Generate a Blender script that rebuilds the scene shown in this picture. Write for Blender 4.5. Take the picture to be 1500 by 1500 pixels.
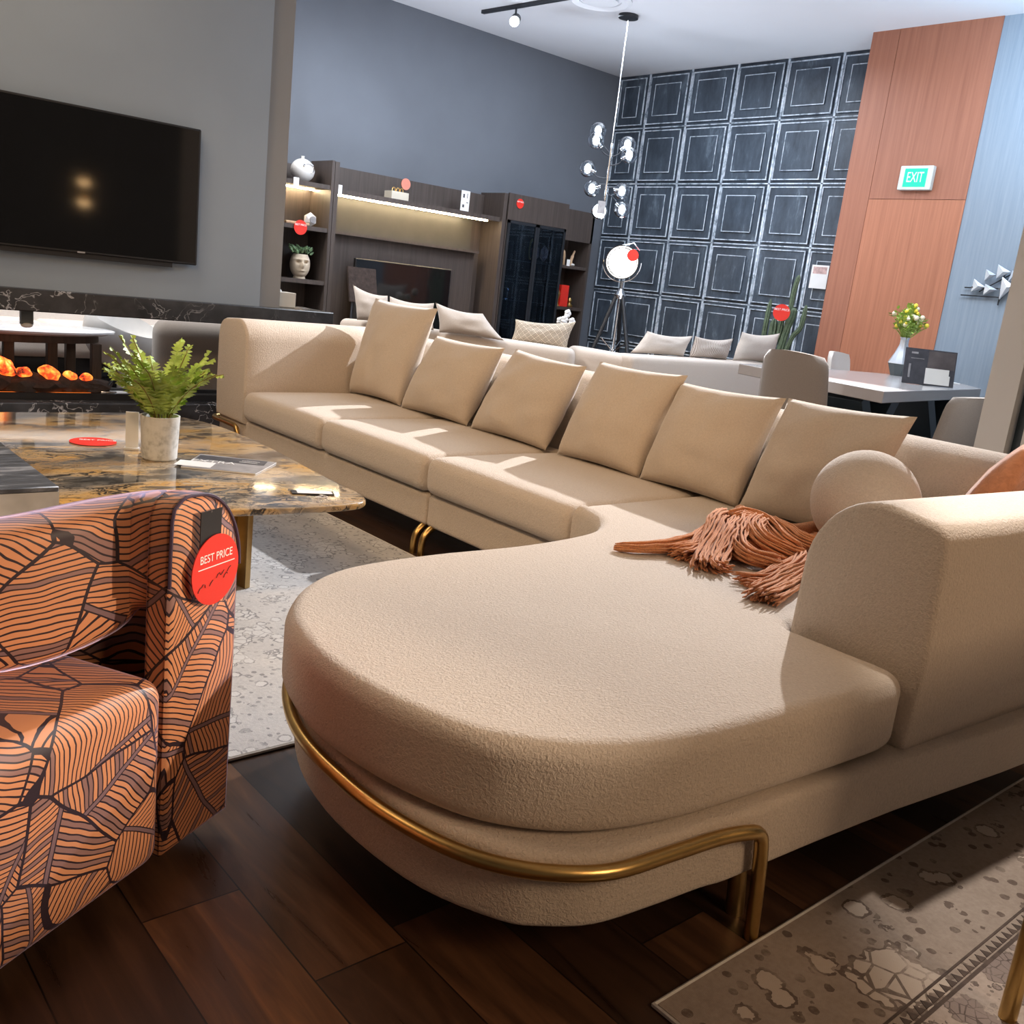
import bpy, bmesh, math, random
from mathutils import Vector, Matrix, noise
random.seed(7)
PI = math.pi
for o in list(bpy.data.objects): bpy.data.objects.remove(o)
SC = bpy.context.scene
COL = SC.collection

# ------------------------------------------------------------------ camera
cam = bpy.data.cameras.new('camera'); camo = bpy.data.objects.new('camera', cam); COL.objects.link(camo)
yaw, pitch, roll = math.radians(41.98031), math.radians(-13.29427), math.radians(6.650568)
fw = Vector((math.sin(yaw)*math.cos(pitch), math.cos(yaw)*math.cos(pitch), math.sin(pitch)))
rt = Vector((math.cos(yaw), -math.sin(yaw), 0)); dn = fw.cross(rt)
cr, sr = math.cos(roll), math.sin(roll)
r2 = cr*rt - sr*dn; d2 = sr*rt + cr*dn
camo.matrix_world = Matrix(((r2.x, -d2.x, -fw.x, 0), (r2.y, -d2.y, -fw.y, 0), (r2.z, -d2.z, -fw.z, 1.2), (0, 0, 0, 1)))
cam.sensor_width = 36; cam.lens = 36*1395.9/1500; cam.clip_start = .05
SC.camera = camo

# ------------------------------------------------------------------ world, lights, exposure
SC.view_settings.view_transform = 'Standard'; SC.view_settings.look = 'None'
SC.view_settings.exposure = 0.0; SC.view_settings.gamma = 1.0; SC.view_settings.use_curve_mapping = False
w = bpy.data.worlds.new('world'); SC.world = w; w.use_nodes = True
w.node_tree.nodes['Background'].inputs[0].default_value = (.95, .80, .66, 1)
w.node_tree.nodes['Background'].inputs[1].default_value = .075
SC.cycles.max_bounces = 8; SC.cycles.sample_clamp_indirect = 6; SC.cycles.use_denoising = True

def aim(o, loc, tgt):
    o.location = loc
    o.rotation_euler = (Vector(tgt)-Vector(loc)).to_track_quat('-Z', 'Y').to_euler()
def spot(name, loc, tgt, power, ang, color, blend=.15, size=.04):
    l = bpy.data.lights.new(name, 'SPOT'); l.energy = power; l.spot_size = math.radians(ang); l.spot_blend = blend
    l.shadow_soft_size = size; l.color = color
    o = bpy.data.objects.new(name, l); COL.objects.link(o); aim(o, loc, tgt); return o
def area(name, loc, tgt, power, sx, sy, color):
    l = bpy.data.lights.new(name, 'AREA'); l.energy = power; l.shape = 'RECTANGLE'; l.size = sx; l.size_y = sy; l.color = color
    o = bpy.data.objects.new(name, l); COL.objects.link(o); aim(o, loc, tgt); return o
WARM = (1, .74, .48); NEUT = (1, .95, .90); COOL = (.82, .90, 1.0)
spot('key_spot', (7.5, 4.2, 3.76), (2.3, 2.7, .35), 2400, 62, (1, .98, .985), .15, .045)
spot('runner_spot', (2.7, 1.5, 3.7), (2.7, -.15, .0), 560, 40, (1, .90, .80), .4, .05)
spot('armchair_spot', (3.8, -2.6, 2.35), (.22, 1.95, .66), 1150, 17, (1, .80, .60), .8, .04)
spot('front_fill_spot', (-1.0, .6, 3.6), (2.7, 4.3, .4), 340, 50, (1, .67, .38), .6, .25)
area('warm_ceiling', (-.6, 4.0, 3.6), (2.6, 3.6, .3), 46, 1.6, 1.6, (1, .72, .45))
area('rear_fill', (1.6, -2.4, 2.9), (1.5, 1.0, .2), 56, 1.2, 1.2, (1, .68, .42))  # added fill for the near faces of the sofa, hung below the ceiling without fixture
area('cabinet_ceiling', (6.3, 6.7, 3.75), (6.3, 7.2, 0), 200, 3.2, 2.0, COOL)
area('dining_ceiling', (6.8, 3.6, 3.75), (7.4, 4.2, 0), 190, 1.8, 3.0, COOL)
area('table_ceiling', (1.2, 5.0, 3.7), (1.6, 3.8, .3), 42, 1.2, 1.2, (1, .80, .60))
area('fireplace_back_ceiling', (2.0, 7.7, 3.7), (2.0, 7.6, 0), 200, 2, 1.2, NEUT)
spot('wall_wash', (5.6, 7.0, 3.7), (4.9, 8.93, 2.4), 110, 55, COOL, 1, .2)
spot('ceiling_fill', (6.6, 3.0, 2.6), (7.6, 2.8, 3.8), 260, 150, (.55, .78, 1.0), 1, .3)  # added upward fill in mid-air to brighten the right ceiling, no real lamp
spot('far_ceiling_fill', (5.4, 7.5, .75), (5.2, 7.0, 3.8), 185, 140, (.80, .86, 1.0), 1, .3)  # added low uplight without fixture, lifts the far part of the ceiling
spot('mid_ceiling_fill', (7.4, 6.6, .75), (7.2, 5.8, 3.8), 190, 140, (.76, .86, 1.0), 1, .3)  # same kind of added, unseen uplight for the middle of the ceiling

# ------------------------------------------------------------------ material helpers
def new_mat(name):
    m = bpy.data.materials.new(name); m.use_nodes = True
    nt = m.node_tree; return m, nt, nt.nodes['Principled BSDF']
class NB:
    def __init__(s, nt): s.nt = nt
    def n(s, t, **kw):
        x = s.nt.nodes.new(t)
        for k, v in kw.items(): setattr(x, k, v)
        return x
    def l(s, a, b): s.nt.links.new(a, b)
    def setin(s, node, i, v):
        if hasattr(v, 'is_linked') or isinstance(v, bpy.types.NodeSocket): s.l(v, node.inputs[i])
        else: node.inputs[i].default_value = v
    def m(s, op, a, b=None, c=None, clamp=False):
        x = s.n('ShaderNodeMath', operation=op); x.use_clamp = clamp
        s.setin(x, 0, a)
        if b is not None: s.setin(x, 1, b)
        if c is not None: s.setin(x, 2, c)
        return x.outputs[0]
    def vm(s, op, a, b=None, scale=None):
        x = s.n('ShaderNodeVectorMath', operation=op); s.setin(x, 0, a)
        if b is not None: s.setin(x, 1, b)
        if scale is not None: s.setin(x, 3, scale)
        return x.outputs[1] if op in ('DOT_PRODUCT', 'LENGTH', 'DISTANCE') else x.outputs[0]
    def co(s, kind='Object', scale=(1, 1, 1), rot=(0, 0, 0), loc=(0, 0, 0)):
        t = s.n('ShaderNodeTexCoord'); mp = s.n('ShaderNodeMapping')
        mp.inputs['Scale'].default_value = scale; mp.inputs['Rotation'].default_value = rot; mp.inputs['Location'].default_value = loc
        s.l(t.outputs[kind], mp.inputs[0]); return mp.outputs[0]
    def noise(s, vec, scale, detail=4, rough=.55, dist=0, col=False):
        x = s.n('ShaderNodeTexNoise'); s.l(vec, x.inputs['Vector']); x.inputs['Scale'].default_value = scale
        x.inputs['Detail'].default_value = detail; x.inputs['Roughness'].default_value = rough; x.inputs['Distortion'].default_value = dist
        return x.outputs[1 if col else 0]
    def voro(s, vec, scale, feature='F1', rand=1.0):
        x = s.n('ShaderNodeTexVoronoi', feature=feature); s.l(vec, x.inputs['Vector']); x.inputs['Scale'].default_value = scale
        x.inputs['Randomness'].default_value = rand
        return x
    def ramp(s, f, stops, interp='LINEAR'):
        x = s.n('ShaderNodeValToRGB'); x.color_ramp.interpolation = interp
        e = x.color_ramp.elements
        while len(e) < len(stops): e.new(.5)
        for i, (p, c) in enumerate(stops): e[i].position = p; e[i].color = (*c, 1) if len(c) == 3 else c
        s.l(f, x.inputs[0]); return x.outputs[0]
    def mix(s, f, a, b, mode='MIX'):
        x = s.n('ShaderNodeMix', data_type='RGBA', blend_type=mode)
        s.setin(x, 0, f)
        for i, v in ((6, a), (7, b)):
            if isinstance(v, bpy.types.NodeSocket): s.l(v, x.inputs[i])
            else: x.inputs[i].default_value = (*v, 1) if len(v) == 3 else v
        return x.outputs[2]
    def bump(s, h, strength, dist, bsdf):
        x = s.n('ShaderNodeBump'); x.inputs['Strength'].default_value = strength; x.inputs['Distance'].default_value = dist
        s.l(h, x.inputs['Height']); s.l(x.outputs[0], bsdf.inputs['Normal'])
def plain(name, c, rough=.5, metal=0, var=.06, vs=8, bump=0, bs=60, coat=0, spec=.5):
    m, nt, b = new_mat(name); q = NB(nt); v = q.co()
    f = q.noise(v, vs, 3)
    lo = tuple(x*(1-var) for x in c); hi = tuple(min(1, x*(1+var)) for x in c)
    q.l(q.ramp(f, [(.3, lo), (.7, hi)]), b.inputs['Base Color'])
    b.inputs['Roughness'].default_value = rough; b.inputs['Metallic'].default_value = metal
    b.inputs['Coat Weight'].default_value = coat; b.inputs['Specular IOR Level'].default_value = spec
    if bump: q.bump(q.noise(v, bs, 3), bump, .004, b)
    return m
def emit(name, c, s):
    m, nt, b = new_mat(name); b.inputs['Base Color'].default_value = (*c, 1)
    b.inputs['Emission Color'].default_value = (*c, 1); b.inputs['Emission Strength'].default_value = s; return m
def glass(name, c=(1, 1, 1), rough=0.0, ior=1.45):
    m, nt, b = new_mat(name); b.inputs['Base Color'].default_value = (*c, 1); b.inputs['Transmission Weight'].default_value = 1
    b.inputs['Roughness'].default_value = rough; b.inputs['IOR'].default_value = ior; return m
def fabric(name, c, scale=130, strength=.6, dist=.004, sheen=.25, var=.1, rough=.95):
    m, nt, b = new_mat(name); q = NB(nt); v = q.co()
    n1 = q.noise(v, scale, 3, .6, .6); n2 = q.noise(v, 5, 3)
    col = q.ramp(n1, [(.3, tuple(x*(1-var) for x in c)), (.65, tuple(min(1, x*(1+var*.6)) for x in c))])
    q.l(q.mix(q.m('MULTIPLY', n2, .25), col, tuple(x*.92 for x in c)), b.inputs['Base Color'])
    b.inputs['Roughness'].default_value = rough; b.inputs['Specular IOR Level'].default_value = .2
    b.inputs['Sheen Weight'].default_value = sheen; b.inputs['Sheen Roughness'].default_value = .5
    q.bump(n1, strength, dist, b); return m
def wood(name, c1, c2, scale=(30, 30, 1.2), rough=.45, bump=.1, coat=0):
    m, nt, b = new_mat(name); q = NB(nt); v = q.co(scale=scale)
    n1 = q.noise(v, 1, 6, .65, .4); n2 = q.noise(v, 4, 4)
    f = q.m('ADD', q.m('MULTIPLY', n1, .75), q.m('MULTIPLY', n2, .25))
    q.l(q.ramp(f, [(.32, c1), (.68, c2)]), b.inputs['Base Color']); b.inputs['Roughness'].default_value = rough
    b.inputs['Coat Weight'].default_value = coat
    if bump: q.bump(f, bump, .002, b)
    return m

M = {}
M['boucle'] = fabric('boucle_fabric', (.61, .525, .445), 150, .9, .0045, .3)
M['cushion'] = fabric('cushion_fabric', (.58, .49, .40), 170, .35, .003, .4)
M['backsofa'] = fabric('beige_weave', (.60, .53, .47), 200, .3, .002, .2)
M['greycushion'] = fabric('greige_weave', (.52, .46, .41), 160, .3, .002, .2)
M['terra'] = fabric('terracotta_velvet', (.52, .22, .11), 40, .5, .006, .5, .2)
M['throw'] = fabric('terracotta_wool', (.66, .28, .12), 220, .6, .004, .3, .25)
M['purple_piping'] = plain('purple_piping', (.05, .03, .06), .6)
M['taupe'] = fabric('taupe_upholstery', (.23, .20, .175), 220, .2, .002, .25)
M['white_uph'] = fabric('pale_upholstery', (.62, .57, .53), 220, .2, .002, .2)
M['brass'] = plain('brushed_brass', (.60, .40, .15), .30, 1, .08, 30)
M['brass_dark'] = plain('darker_brass', (.50, .34, .15), .38, 1, .08, 30)  # second brass tone, slightly darker and rougher
M['chrome'] = plain('chrome', (.78, .80, .83), .12, 1, .03)
M['black_metal'] = plain('black_metal', (.03, .033, .04), .4, .4, .1)
M['black'] = plain('black_plastic', (.012, .012, .014), .35, 0, .1)
M['screen'] = plain('tv_screen', (.006, .006, .007), .06, 0, .1, coat=0, spec=.6)
M['white'] = plain('white_card', (.80, .80, .80), .6, 0, .02)
M['paper'] = plain('paper', (.72, .70, .66), .7, 0, .03)
M['red'] = plain('red_card', (.70, .030, .018), .45, 0, .04)
M['redwhite'] = plain('white_print', (.85, .82, .80), .6, 0, .02)
M['salmon'] = plain('salmon_card', (.75, .27, .20), .6, 0, .05)
M['dark_print'] = plain('dark_print', (.06, .06, .07), .4, 0, .2, 20)
M['grey_print'] = plain('grey_print', (.30, .29, .30), .4, 0, .2, 20)
M['marker'] = plain('black_marker', (.10, .02, .02), .6)
M['ceramic'] = plain('white_ceramic', (.75, .74, .73), .25, 0, .04)
M['gold'] = plain('gold', (.75, .50, .18), .3, 1, .1)
M['tan'] = plain('tan_wood', (.55, .36, .22), .5, 0, .12, 30)
M['box'] = plain('cream_box', (.62, .57, .48), .6, 0, .05)
M['rock'] = plain('pale_rock', (.62, .60, .58), .6, 0, .2, 20, .4, 30)
M['pink'] = plain('rose_quartz', (.55, .38, .36), .5, 0, .3, 30)
M['stoneplanter'] = plain('cast_stone', (.60, .50, .38), .8, 0, .12, 20, .3, 60)
M['leaf'] = plain('fern_green', (.36, .50, .10), .45, 0, .4, 14)
M['leafdark'] = plain('deep_green', (.07, .16, .03), .5, 0, .3, 14)
M['succulent'] = plain('succulent_green', (.20, .33, .17), .5, 0, .3, 30)
M['cactus'] = plain('cactus_green', (.085, .12, .07), .6, 0, .3, 40, .4, 60)
M['stem'] = plain('stem_brown', (.20, .15, .03), .6, 0, .3, 14)
M['soil'] = plain('soil', (.05, .035, .02), .95, 0, .4, 60, .8, 60)
M['yellow'] = plain('yellow_petal', (.80, .62, .06), .6, 0, .2, 30)
M['cream_petal'] = plain('cream_petal', (.80, .70, .50), .6, 0, .1, 30)
M['whitetop'] = plain('white_lacquer', (.72, .74, .78), .15, 0, .02, coat=.4)
M['greywall'] = plain('grey_paint', (.285, .335, .39), .9, 0, .03, 2)
M['warmgrey'] = plain('warm_grey_strip', (.25, .245, .24), .9, 0, .03, 2)
M['bluewall'] = plain('slate_paint', (.135, .150, .178), .9, 0, .04, 2, .08, 200)
M['ceil'] = plain('ceiling_paint', (.74, .76, .80), .95, 0, .015, 1.5)
M['pillar'] = plain('pale_grey_paint', (.56, .57, .58), .8, 0, .03, 2)
M['doordark'] = plain('dark_glass_frame', (.03, .045, .055), .3, 0, .1)
M['ledwarm'] = emit('warm_led', (1, .78, .46), 80)
M['ledwhite'] = emit('lamp_disc', (1, .97, .92), 6)
M['bulb'] = emit('bulb_glow', (.9, .96, 1), 6)
M['glass'] = None
M['smoke'] = None
M['amber'] = emit('amber_bulb', (1, .62, .28), 14)
M['pale_top'] = plain('pale_lacquer', (.36, .335, .325), .2, 0, .02)
M['acrylic'] = plain('clear_acrylic', (.7, .7, .72), .15, 0, .02)
M['leather'] = plain('bracket_grey', (.10, .12, .13), .5)

def m_floor():
    m, nt, b = new_mat('walnut_planks'); q = NB(nt); t = q.n('ShaderNodeTexCoord'); sp = q.n('ShaderNodeSeparateXYZ'); q.l(t.outputs['Object'], sp.inputs[0])
    pw = .19
    xs = q.m('DIVIDE', sp.outputs[0], pw); ix = q.m('FLOOR', xs)
    wn = q.n('ShaderNodeTexWhiteNoise', noise_dimensions='1D'); q.l(ix, wn.inputs['W'])
    ys = q.m('ADD', q.m('DIVIDE', sp.outputs[1], 1.25), q.m('MULTIPLY', wn.outputs[0], 7.3)); iy = q.m('FLOOR', ys)
    cb = q.n('ShaderNodeCombineXYZ'); q.l(ix, cb.inputs[0]); q.l(iy, cb.inputs[1])
    wn2 = q.n('ShaderNodeTexWhiteNoise', noise_dimensions='2D'); q.l(cb.outputs[0], wn2.inputs['Vector'])
    off = q.vm('SCALE', wn2.outputs[1], None, 9.0)
    v = q.vm('ADD', q.vm('MULTIPLY', t.outputs['Object'], (16, 1.6, 1)), off)
    g = q.noise(v, 1, 6, .62, 1.2)
    tone = q.m('ADD', q.m('MULTIPLY', g, .75), q.m('MULTIPLY', q.m('SUBTRACT', wn2.outputs[0], .46), .58))
    col = q.ramp(tone, [(.15, (.020, .010, .006)), (.42, (.055, .026, .014)), (.66, (.13, .060, .028)), (.88, (.30, .135, .048))])  # random board tones; the orange end imitates streaks of reflected light
    fx = q.m('FRACT', xs); ex = q.m('MINIMUM', fx, q.m('SUBTRACT', 1, fx)); fy = q.m('FRACT', ys); ey = q.m('MULTIPLY', q.m('MINIMUM', fy, q.m('SUBTRACT', 1, fy)), 6)
    gap = q.m('LESS_THAN', q.m('MINIMUM', ex, ey), .008)
    q.l(q.mix(gap, col, (.008, .005, .004)), b.inputs['Base Color'])
    q.l(q.ramp(g, [(.3, (.26,)*3), (.7, (.40,)*3)]), b.inputs['Roughness'])
    q.bump(q.m('SUBTRACT', g, q.m('MULTIPLY', gap, 2)), .12, .002, b); return m
M['floor'] = m_floor()

def m_goldmarble():
    m, nt, b = new_mat('gold_black_marble'); q = NB(nt); v = q.co(rot=(0, 0, .75), scale=(1, 2.0, 1))
    wv = q.vm('ADD', v, q.vm('SCALE', q.noise(v, 1.6, 4, .6, 0, True), None, .7))
    a = q.noise(wv, 1.5, 7, .6, .4); c = q.noise(q.vm('ADD', wv, (7, 3, 0)), 3.2, 9, .68, .8); d = q.noise(q.vm('ADD', wv, (4, 2, 0)), 7, 7, .7, 1.2)
    base = q.ramp(a, [(.34, (.030, .030, .030)), (.41, (.13, .12, .105)), (.46, (.34, .27, .19)), (.53, (.50, .33, .15)), (.60, (.56, .30, .07)), (.70, (.40, .33, .24))])
    base = q.mix(q.ramp(c, [(.52, (0,)*3), (.545, (1,)*3), (.57, (1,)*3), (.60, (0,)*3)]), base, (.045, .04, .036))
    base = q.mix(q.ramp(c, [(.36, (1,)*3), (.42, (0,)*3)]), base, (.58, .44, .27))
    vein = q.m('ABSOLUTE', q.m('SUBTRACT', d, .5))
    base = q.mix(q.m('MULTIPLY', q.ramp(vein, [(.0, (1,)*3), (.022, (.0,)*3)]), .85), base, (.03, .024, .018))
    q.l(base, b.inputs['Base Color']); b.inputs['Roughness'].default_value = .10; b.inputs['Coat Weight'].default_value = .3; b.inputs['Coat Roughness'].default_value = .05
    return m
M['goldmarble'] = m_goldmarble()
def m_blackmarble(name='black_marble', base=(.022, .023, .026), vein=(.42, .42, .44), rough=.22, s=3.0):
    m, nt, b = new_mat(name); q = NB(nt); v = q.co()
    wv = q.vm('ADD', v, q.vm('SCALE', q.noise(v, s*.8, 4, .6, 0, True), None, .5))
    d = q.noise(wv, s, 4, .6, .6); e = q.noise(q.vm('ADD', v, (3, 1, 2)), 2.2, 3)
    f = q.m('ABSOLUTE', q.m('SUBTRACT', d, .5))
    mask = q.m('MULTIPLY', q.ramp(f, [(0, (1,)*3), (.012, (.0,)*3)]), q.ramp(e, [(.48, (0,)*3), (.62, (1,)*3)]))
    cl = q.ramp(q.noise(v, 6, 5), [(.35, base), (.75, tuple(x*2.6 for x in base))])
    q.l(q.mix(mask, cl, vein), b.inputs['Base Color']); b.inputs['Roughness'].default_value = rough; return m
M['blackmarble'] = m_blackmarble()
def m_stonetop():
    m, nt, b = new_mat('dark_striped_stone'); q = NB(nt); v = q.co(rot=(0, 0, .25), scale=(3, 14, 3))
    n1 = q.noise(v, 1.6, 6, .65, .8)
    q.l(q.ramp(n1, [(.35, (.025, .028, .034)), (.55, (.09, .10, .12)), (.66, (.30, .32, .36)), (.75, (.07, .08, .095))]), b.inputs['Base Color'])
    b.inputs['Roughness'].default_value = .3; return m
M['stonetop'] = m_stonetop()
M['stoneside'] = plain('pale_grey_stone', (.46, .46, .45), .5, 0, .25, 9)

def m_rug(name, cols, sc, dark, light, mscale):
    m, nt, b = new_mat(name); q = NB(nt); v = q.co()
    wob = q.m('MULTIPLY', q.m('SUBTRACT', q.noise(v, mscale*6, 2, .5), .5), .42)
    wob2 = q.m('MULTIPLY', q.m('SUBTRACT', q.noise(v, mscale*12, 2, .6), .5), .25)
    big = q.voro(v, mscale, 'F1', .75); d = q.m('ADD', big.outputs['Distance'], wob)
    sm = q.voro(q.vm('ADD', v, (.37, .11, 0)), mscale*2.7, 'F1', .9); d2 = q.m('ADD', sm.outputs['Distance'], wob2)
    pet = q.voro(v, mscale*5.5, 'DISTANCE_TO_EDGE', 1).outputs['Distance']
    blot = q.noise(v, 3.2, 5, .7); fine = q.noise(v, 80, 3, .7); worn = q.noise(v, 9, 6, .75)
    base = q.ramp(q.m('ADD', q.m('MULTIPLY', blot, .6), q.m('MULTIPLY', fine, .4)), cols)
    sm2 = q.voro(q.vm('ADD', v, (1.7, 3.1, 0)), mscale*6.5, 'F1', 1); d3 = q.m('ADD', sm2.outputs['Distance'], wob2)
    vine = q.m('MULTIPLY', q.m('LESS_THAN', d3, .26), q.m('GREATER_THAN', d2, .36))
    out = q.m('MULTIPLY', q.m('LESS_THAN', d2, .30), q.m('GREATER_THAN', d2, .23))
    leaf = q.m('LESS_THAN', d2, .23)
    flo = q.m('MULTIPLY', q.m('LESS_THAN', d, .40), q.m('GREATER_THAN', d, .365)); fl = q.m('LESS_THAN', d, .365)
    inn = q.m('MULTIPLY', fl, q.m('LESS_THAN', pet, .05))
    not_fl = q.m('GREATER_THAN', d, .43)
    base = q.mix(q.m('MULTIPLY', q.m('MULTIPLY', leaf, not_fl), .75), base, light)
    base = q.mix(q.m('MULTIPLY', fl, .8), base, light)
    msk = q.m('MAXIMUM', q.m('MAXIMUM', flo, inn), q.m('MULTIPLY', q.m('MAXIMUM', out, vine), not_fl))
    base = q.mix(q.m('MULTIPLY', msk, q.ramp(worn, [(.36, (.1,)*3), (.54, (.8,)*3)])), base, dark)
    q.l(base, b.inputs['Base Color']); b.inputs['Roughness'].default_value = .97; b.inputs['Specular IOR Level'].default_value = .1
    thr = q.n('ShaderNodeTexWave'); thr.inputs['Scale'].default_value = 90; q.l(v, thr.inputs[0])
    q.bump(q.m('ADD', fine, q.m('MULTIPLY', thr.outputs[1], .3)), .5, .003, b); return m
M['rug'] = m_rug('distressed_grey_rug', [(.35, (.44, .44, .45)), (.6, (.58, .57, .56))], 1, (.21, .21, .22), (.62, .62, .62), 5.2)
M['rug2'] = m_rug('distressed_taupe_rug', [(.35, (.24, .195, .165)), (.62, (.33, .275, .235))], 1, (.085, .06, .05), (.50, .43, .37), 3.6)
M['rugband'] = m_rug('taupe_rug_border', [(.35, (.28, .23, .20)), (.62, (.40, .34, .30))], 1, (.07, .055, .05), (.20, .16, .15), 9)
M['fringe'] = plain('pale_binding', (.55, .53, .50), .9, 0, .1, 60)

def m_quilt():
    m, nt, b = new_mat('distressed_navy_paint'); q = NB(nt); v = q.co(scale=(1, 1, .35))
    a = q.noise(v, 5, 6, .7, .4); c = q.noise(v, 22, 5, .7)
    col = q.ramp(q.m('ADD', q.m('MULTIPLY', a, .7), q.m('MULTIPLY', c, .3)), [(.38, (.030, .040, .056)), (.56, (.060, .080, .108)), (.72, (.19, .235, .29))])
    q.l(col, b.inputs['Base Color']); b.inputs['Roughness'].default_value = .45; return m
def m_worn():
    m, nt, b = new_mat('worn_white_edge'); q = NB(nt); v = q.co()
    a = q.noise(v, 9, 5, .75, .8)
    q.l(q.ramp(a, [(.34, (.10, .13, .17)), (.48, (.45, .52, .60)), (.66, (.74, .80, .88))]), b.inputs['Base Color']); b.inputs['Roughness'].default_value = .6; return m
M['quilt'] = m_quilt(); M['worn'] = m_worn()
M['redwood'] = wood('red_veneer', (.32, .115, .060), (.46, .18, .10), (34, 34, .8), .5, .04)
M['redwood2'] = wood('red_veneer_dark', (.26, .095, .055), (.37, .145, .085), (34, 34, .8), .5, .04)
M['cab'] = wood('dark_walnut_veneer', (.045, .034, .030), (.085, .066, .058), (40, 40, 1.2), .45, .05)
M['cabgrey'] = plain('smoked_panel', (.06, .055, .048), .35, 0, .08)
M['tableleg'] = wood('brown_oak', (.045, .030, .022), (.10, .07, .05), (20, 20, 2), .5, .05)
def m_wallpaper():
    m, nt, b = new_mat('pale_blue_wallpaper'); q = NB(nt); v = q.co(scale=(60, 60, 2))
    a = q.noise(v, 1, 4)
    q.l(q.ramp(a, [(.3, (.21, .26, .32)), (.7, (.26, .31, .37))]), b.inputs['Base Color']); b.inputs['Roughness'].default_value = .85; return m
M['wallpaper'] = m_wallpaper()
def m_concrete():
    m, nt, b = new_mat('pale_concrete'); q = NB(nt); v = q.co()
    a = q.noise(v, 14, 6, .7); c = q.noise(v, 60, 4)
    q.l(q.ramp(q.m('ADD', q.m('MULTIPLY', a, .7), q.m('MULTIPLY', c, .3)), [(.33, (.36, .36, .34)), (.5, (.62, .62, .60)), (.7, (.72, .72, .70))]), b.inputs['Base Color'])
    b.inputs['Roughness'].default_value = .85; q.bump(a, .3, .003, b); return m
M['concrete'] = m_concrete()
def m_leafprint():
    m, nt, b = new_mat('banana_leaf_jacquard'); q = NB(nt); v = q.co()
    wv = q.vm('ADD', v, q.vm('SCALE', q.vm('SUBTRACT', q.noise(v, 3.5, 2, .5, 0, True), (.5, .5, .5)), None, .06))
    vo = q.voro(wv, 5.6, 'F1', .95); ed = q.voro(wv, 5.6, 'DISTANCE_TO_EDGE', .95).outputs['Distance']
    sp = q.n('ShaderNodeSeparateXYZ'); q.l(vo.outputs['Color'], sp.inputs[0])
    th = q.m('MULTIPLY', sp.outputs[0], 6.2832); ca = q.m('COSINE', th); sa = q.m('SINE', th)
    d1 = q.n('ShaderNodeCombineXYZ'); q.l(ca, d1.inputs[0]); q.l(q.m('MULTIPLY', ca, .7), d1.inputs[1]); q.l(sa, d1.inputs[2])
    d2 = q.n('ShaderNodeCombineXYZ'); q.l(q.m('MULTIPLY', sa, -1), d2.inputs[0]); q.l(q.m('MULTIPLY', sa, -.7), d2.inputs[1]); q.l(ca, d2.inputs[2])
    rel = q.vm('SUBTRACT', wv, vo.outputs['Position'])
    u = q.vm('DOT_PRODUCT', rel, d1.outputs[0]); p = q.vm('DOT_PRODUCT', rel, d2.outputs[0])
    p = q.m('ADD', p, q.m('MULTIPLY', q.m('SUBTRACT', sp.outputs[1], .5), .09)); ap = q.m('ABSOLUTE', p)
    wob = q.m('MULTIPLY', q.m('SUBTRACT', q.noise(v, 9, 2), .5), .022)
    sc = q.m('ADD', q.m('ADD', q.m('MULTIPLY', ap, -.55), u), q.m('ADD', wob, q.m('MULTIPLY', q.m('MULTIPLY', ap, ap), 1.8)))
    k = q.m('MULTIPLY', sc, 92); fr = q.m('FRACT', k); fl = q.m('FLOOR', k)
    line = q.m('GREATER_THAN', q.m('ABSOLUTE', q.m('SUBTRACT', fr, .5)), .365)
    wn = q.n('ShaderNodeTexWhiteNoise', noise_dimensions='2D'); cb = q.n('ShaderNodeCombineXYZ'); q.l(fl, cb.inputs[0])
    q.l(q.m('FLOOR', q.m('MULTIPLY', sp.outputs[2], 99)), cb.inputs[1]); q.l(cb.outputs[0], wn.inputs['Vector'])
    mauve = q.m('GREATER_THAN', wn.outputs[0], .82)
    col = q.mix(mauve, (.62, .265, .125), (.27, .145, .125))
    rib = q.m('LESS_THAN', ap, .0035); ribo = q.m('LESS_THAN', ap, .0058)
    col = q.mix(line, col, (.022, .010, .016))
    col = q.mix(ribo, col, (.022, .010, .016)); col = q.mix(rib, col, (.20, .12, .13))
    col = q.mix(q.m('LESS_THAN', ed, .014), col, (.022, .010, .016))
    q.l(col, b.inputs['Base Color']); b.inputs['Roughness'].default_value = .55
    b.inputs['Sheen Weight'].default_value = 1.0; b.inputs['Sheen Roughness'].default_value = .28; b.inputs['Sheen Tint'].default_value = (.66, .58, .92, 1)
    b.inputs['Coat Weight'].default_value = .22; b.inputs['Coat Roughness'].default_value = .42
    q.bump(q.m('SUBTRACT', 1, line), .15, .001, b)
    return m
M['leafprint'] = m_leafprint()
def m_diamond():
    m, nt, b = new_mat('diamond_weave'); q = NB(nt); t = q.n('ShaderNodeTexCoord'); sp = q.n('ShaderNodeSeparateXYZ'); q.l(t.outputs['UV'], sp.inputs[0])
    a = q.m('ADD', q.m('MULTIPLY', sp.outputs[0], 9), q.m('MULTIPLY', sp.outputs[1], 4.5)); c = q.m('SUBTRACT', q.m('MULTIPLY', sp.outputs[0], 9), q.m('MULTIPLY', sp.outputs[1], 4.5))
    fa = q.m('ABSOLUTE', q.m('SUBTRACT', q.m('FRACT', a), .5)); fc = q.m('ABSOLUTE', q.m('SUBTRACT', q.m('FRACT', c), .5))
    d = q.m('MAXIMUM', fa, fc); z = q.m('FRACT', q.m('MULTIPLY', d, 5)); f = q.m('GREATER_THAN', z, .55)
    q.l(q.mix(f, (.62, .55, .45), (.13, .095, .07)), b.inputs['Base Color']); b.inputs['Roughness'].default_value = .9; return m
M['diamond'] = m_diamond()
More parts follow.
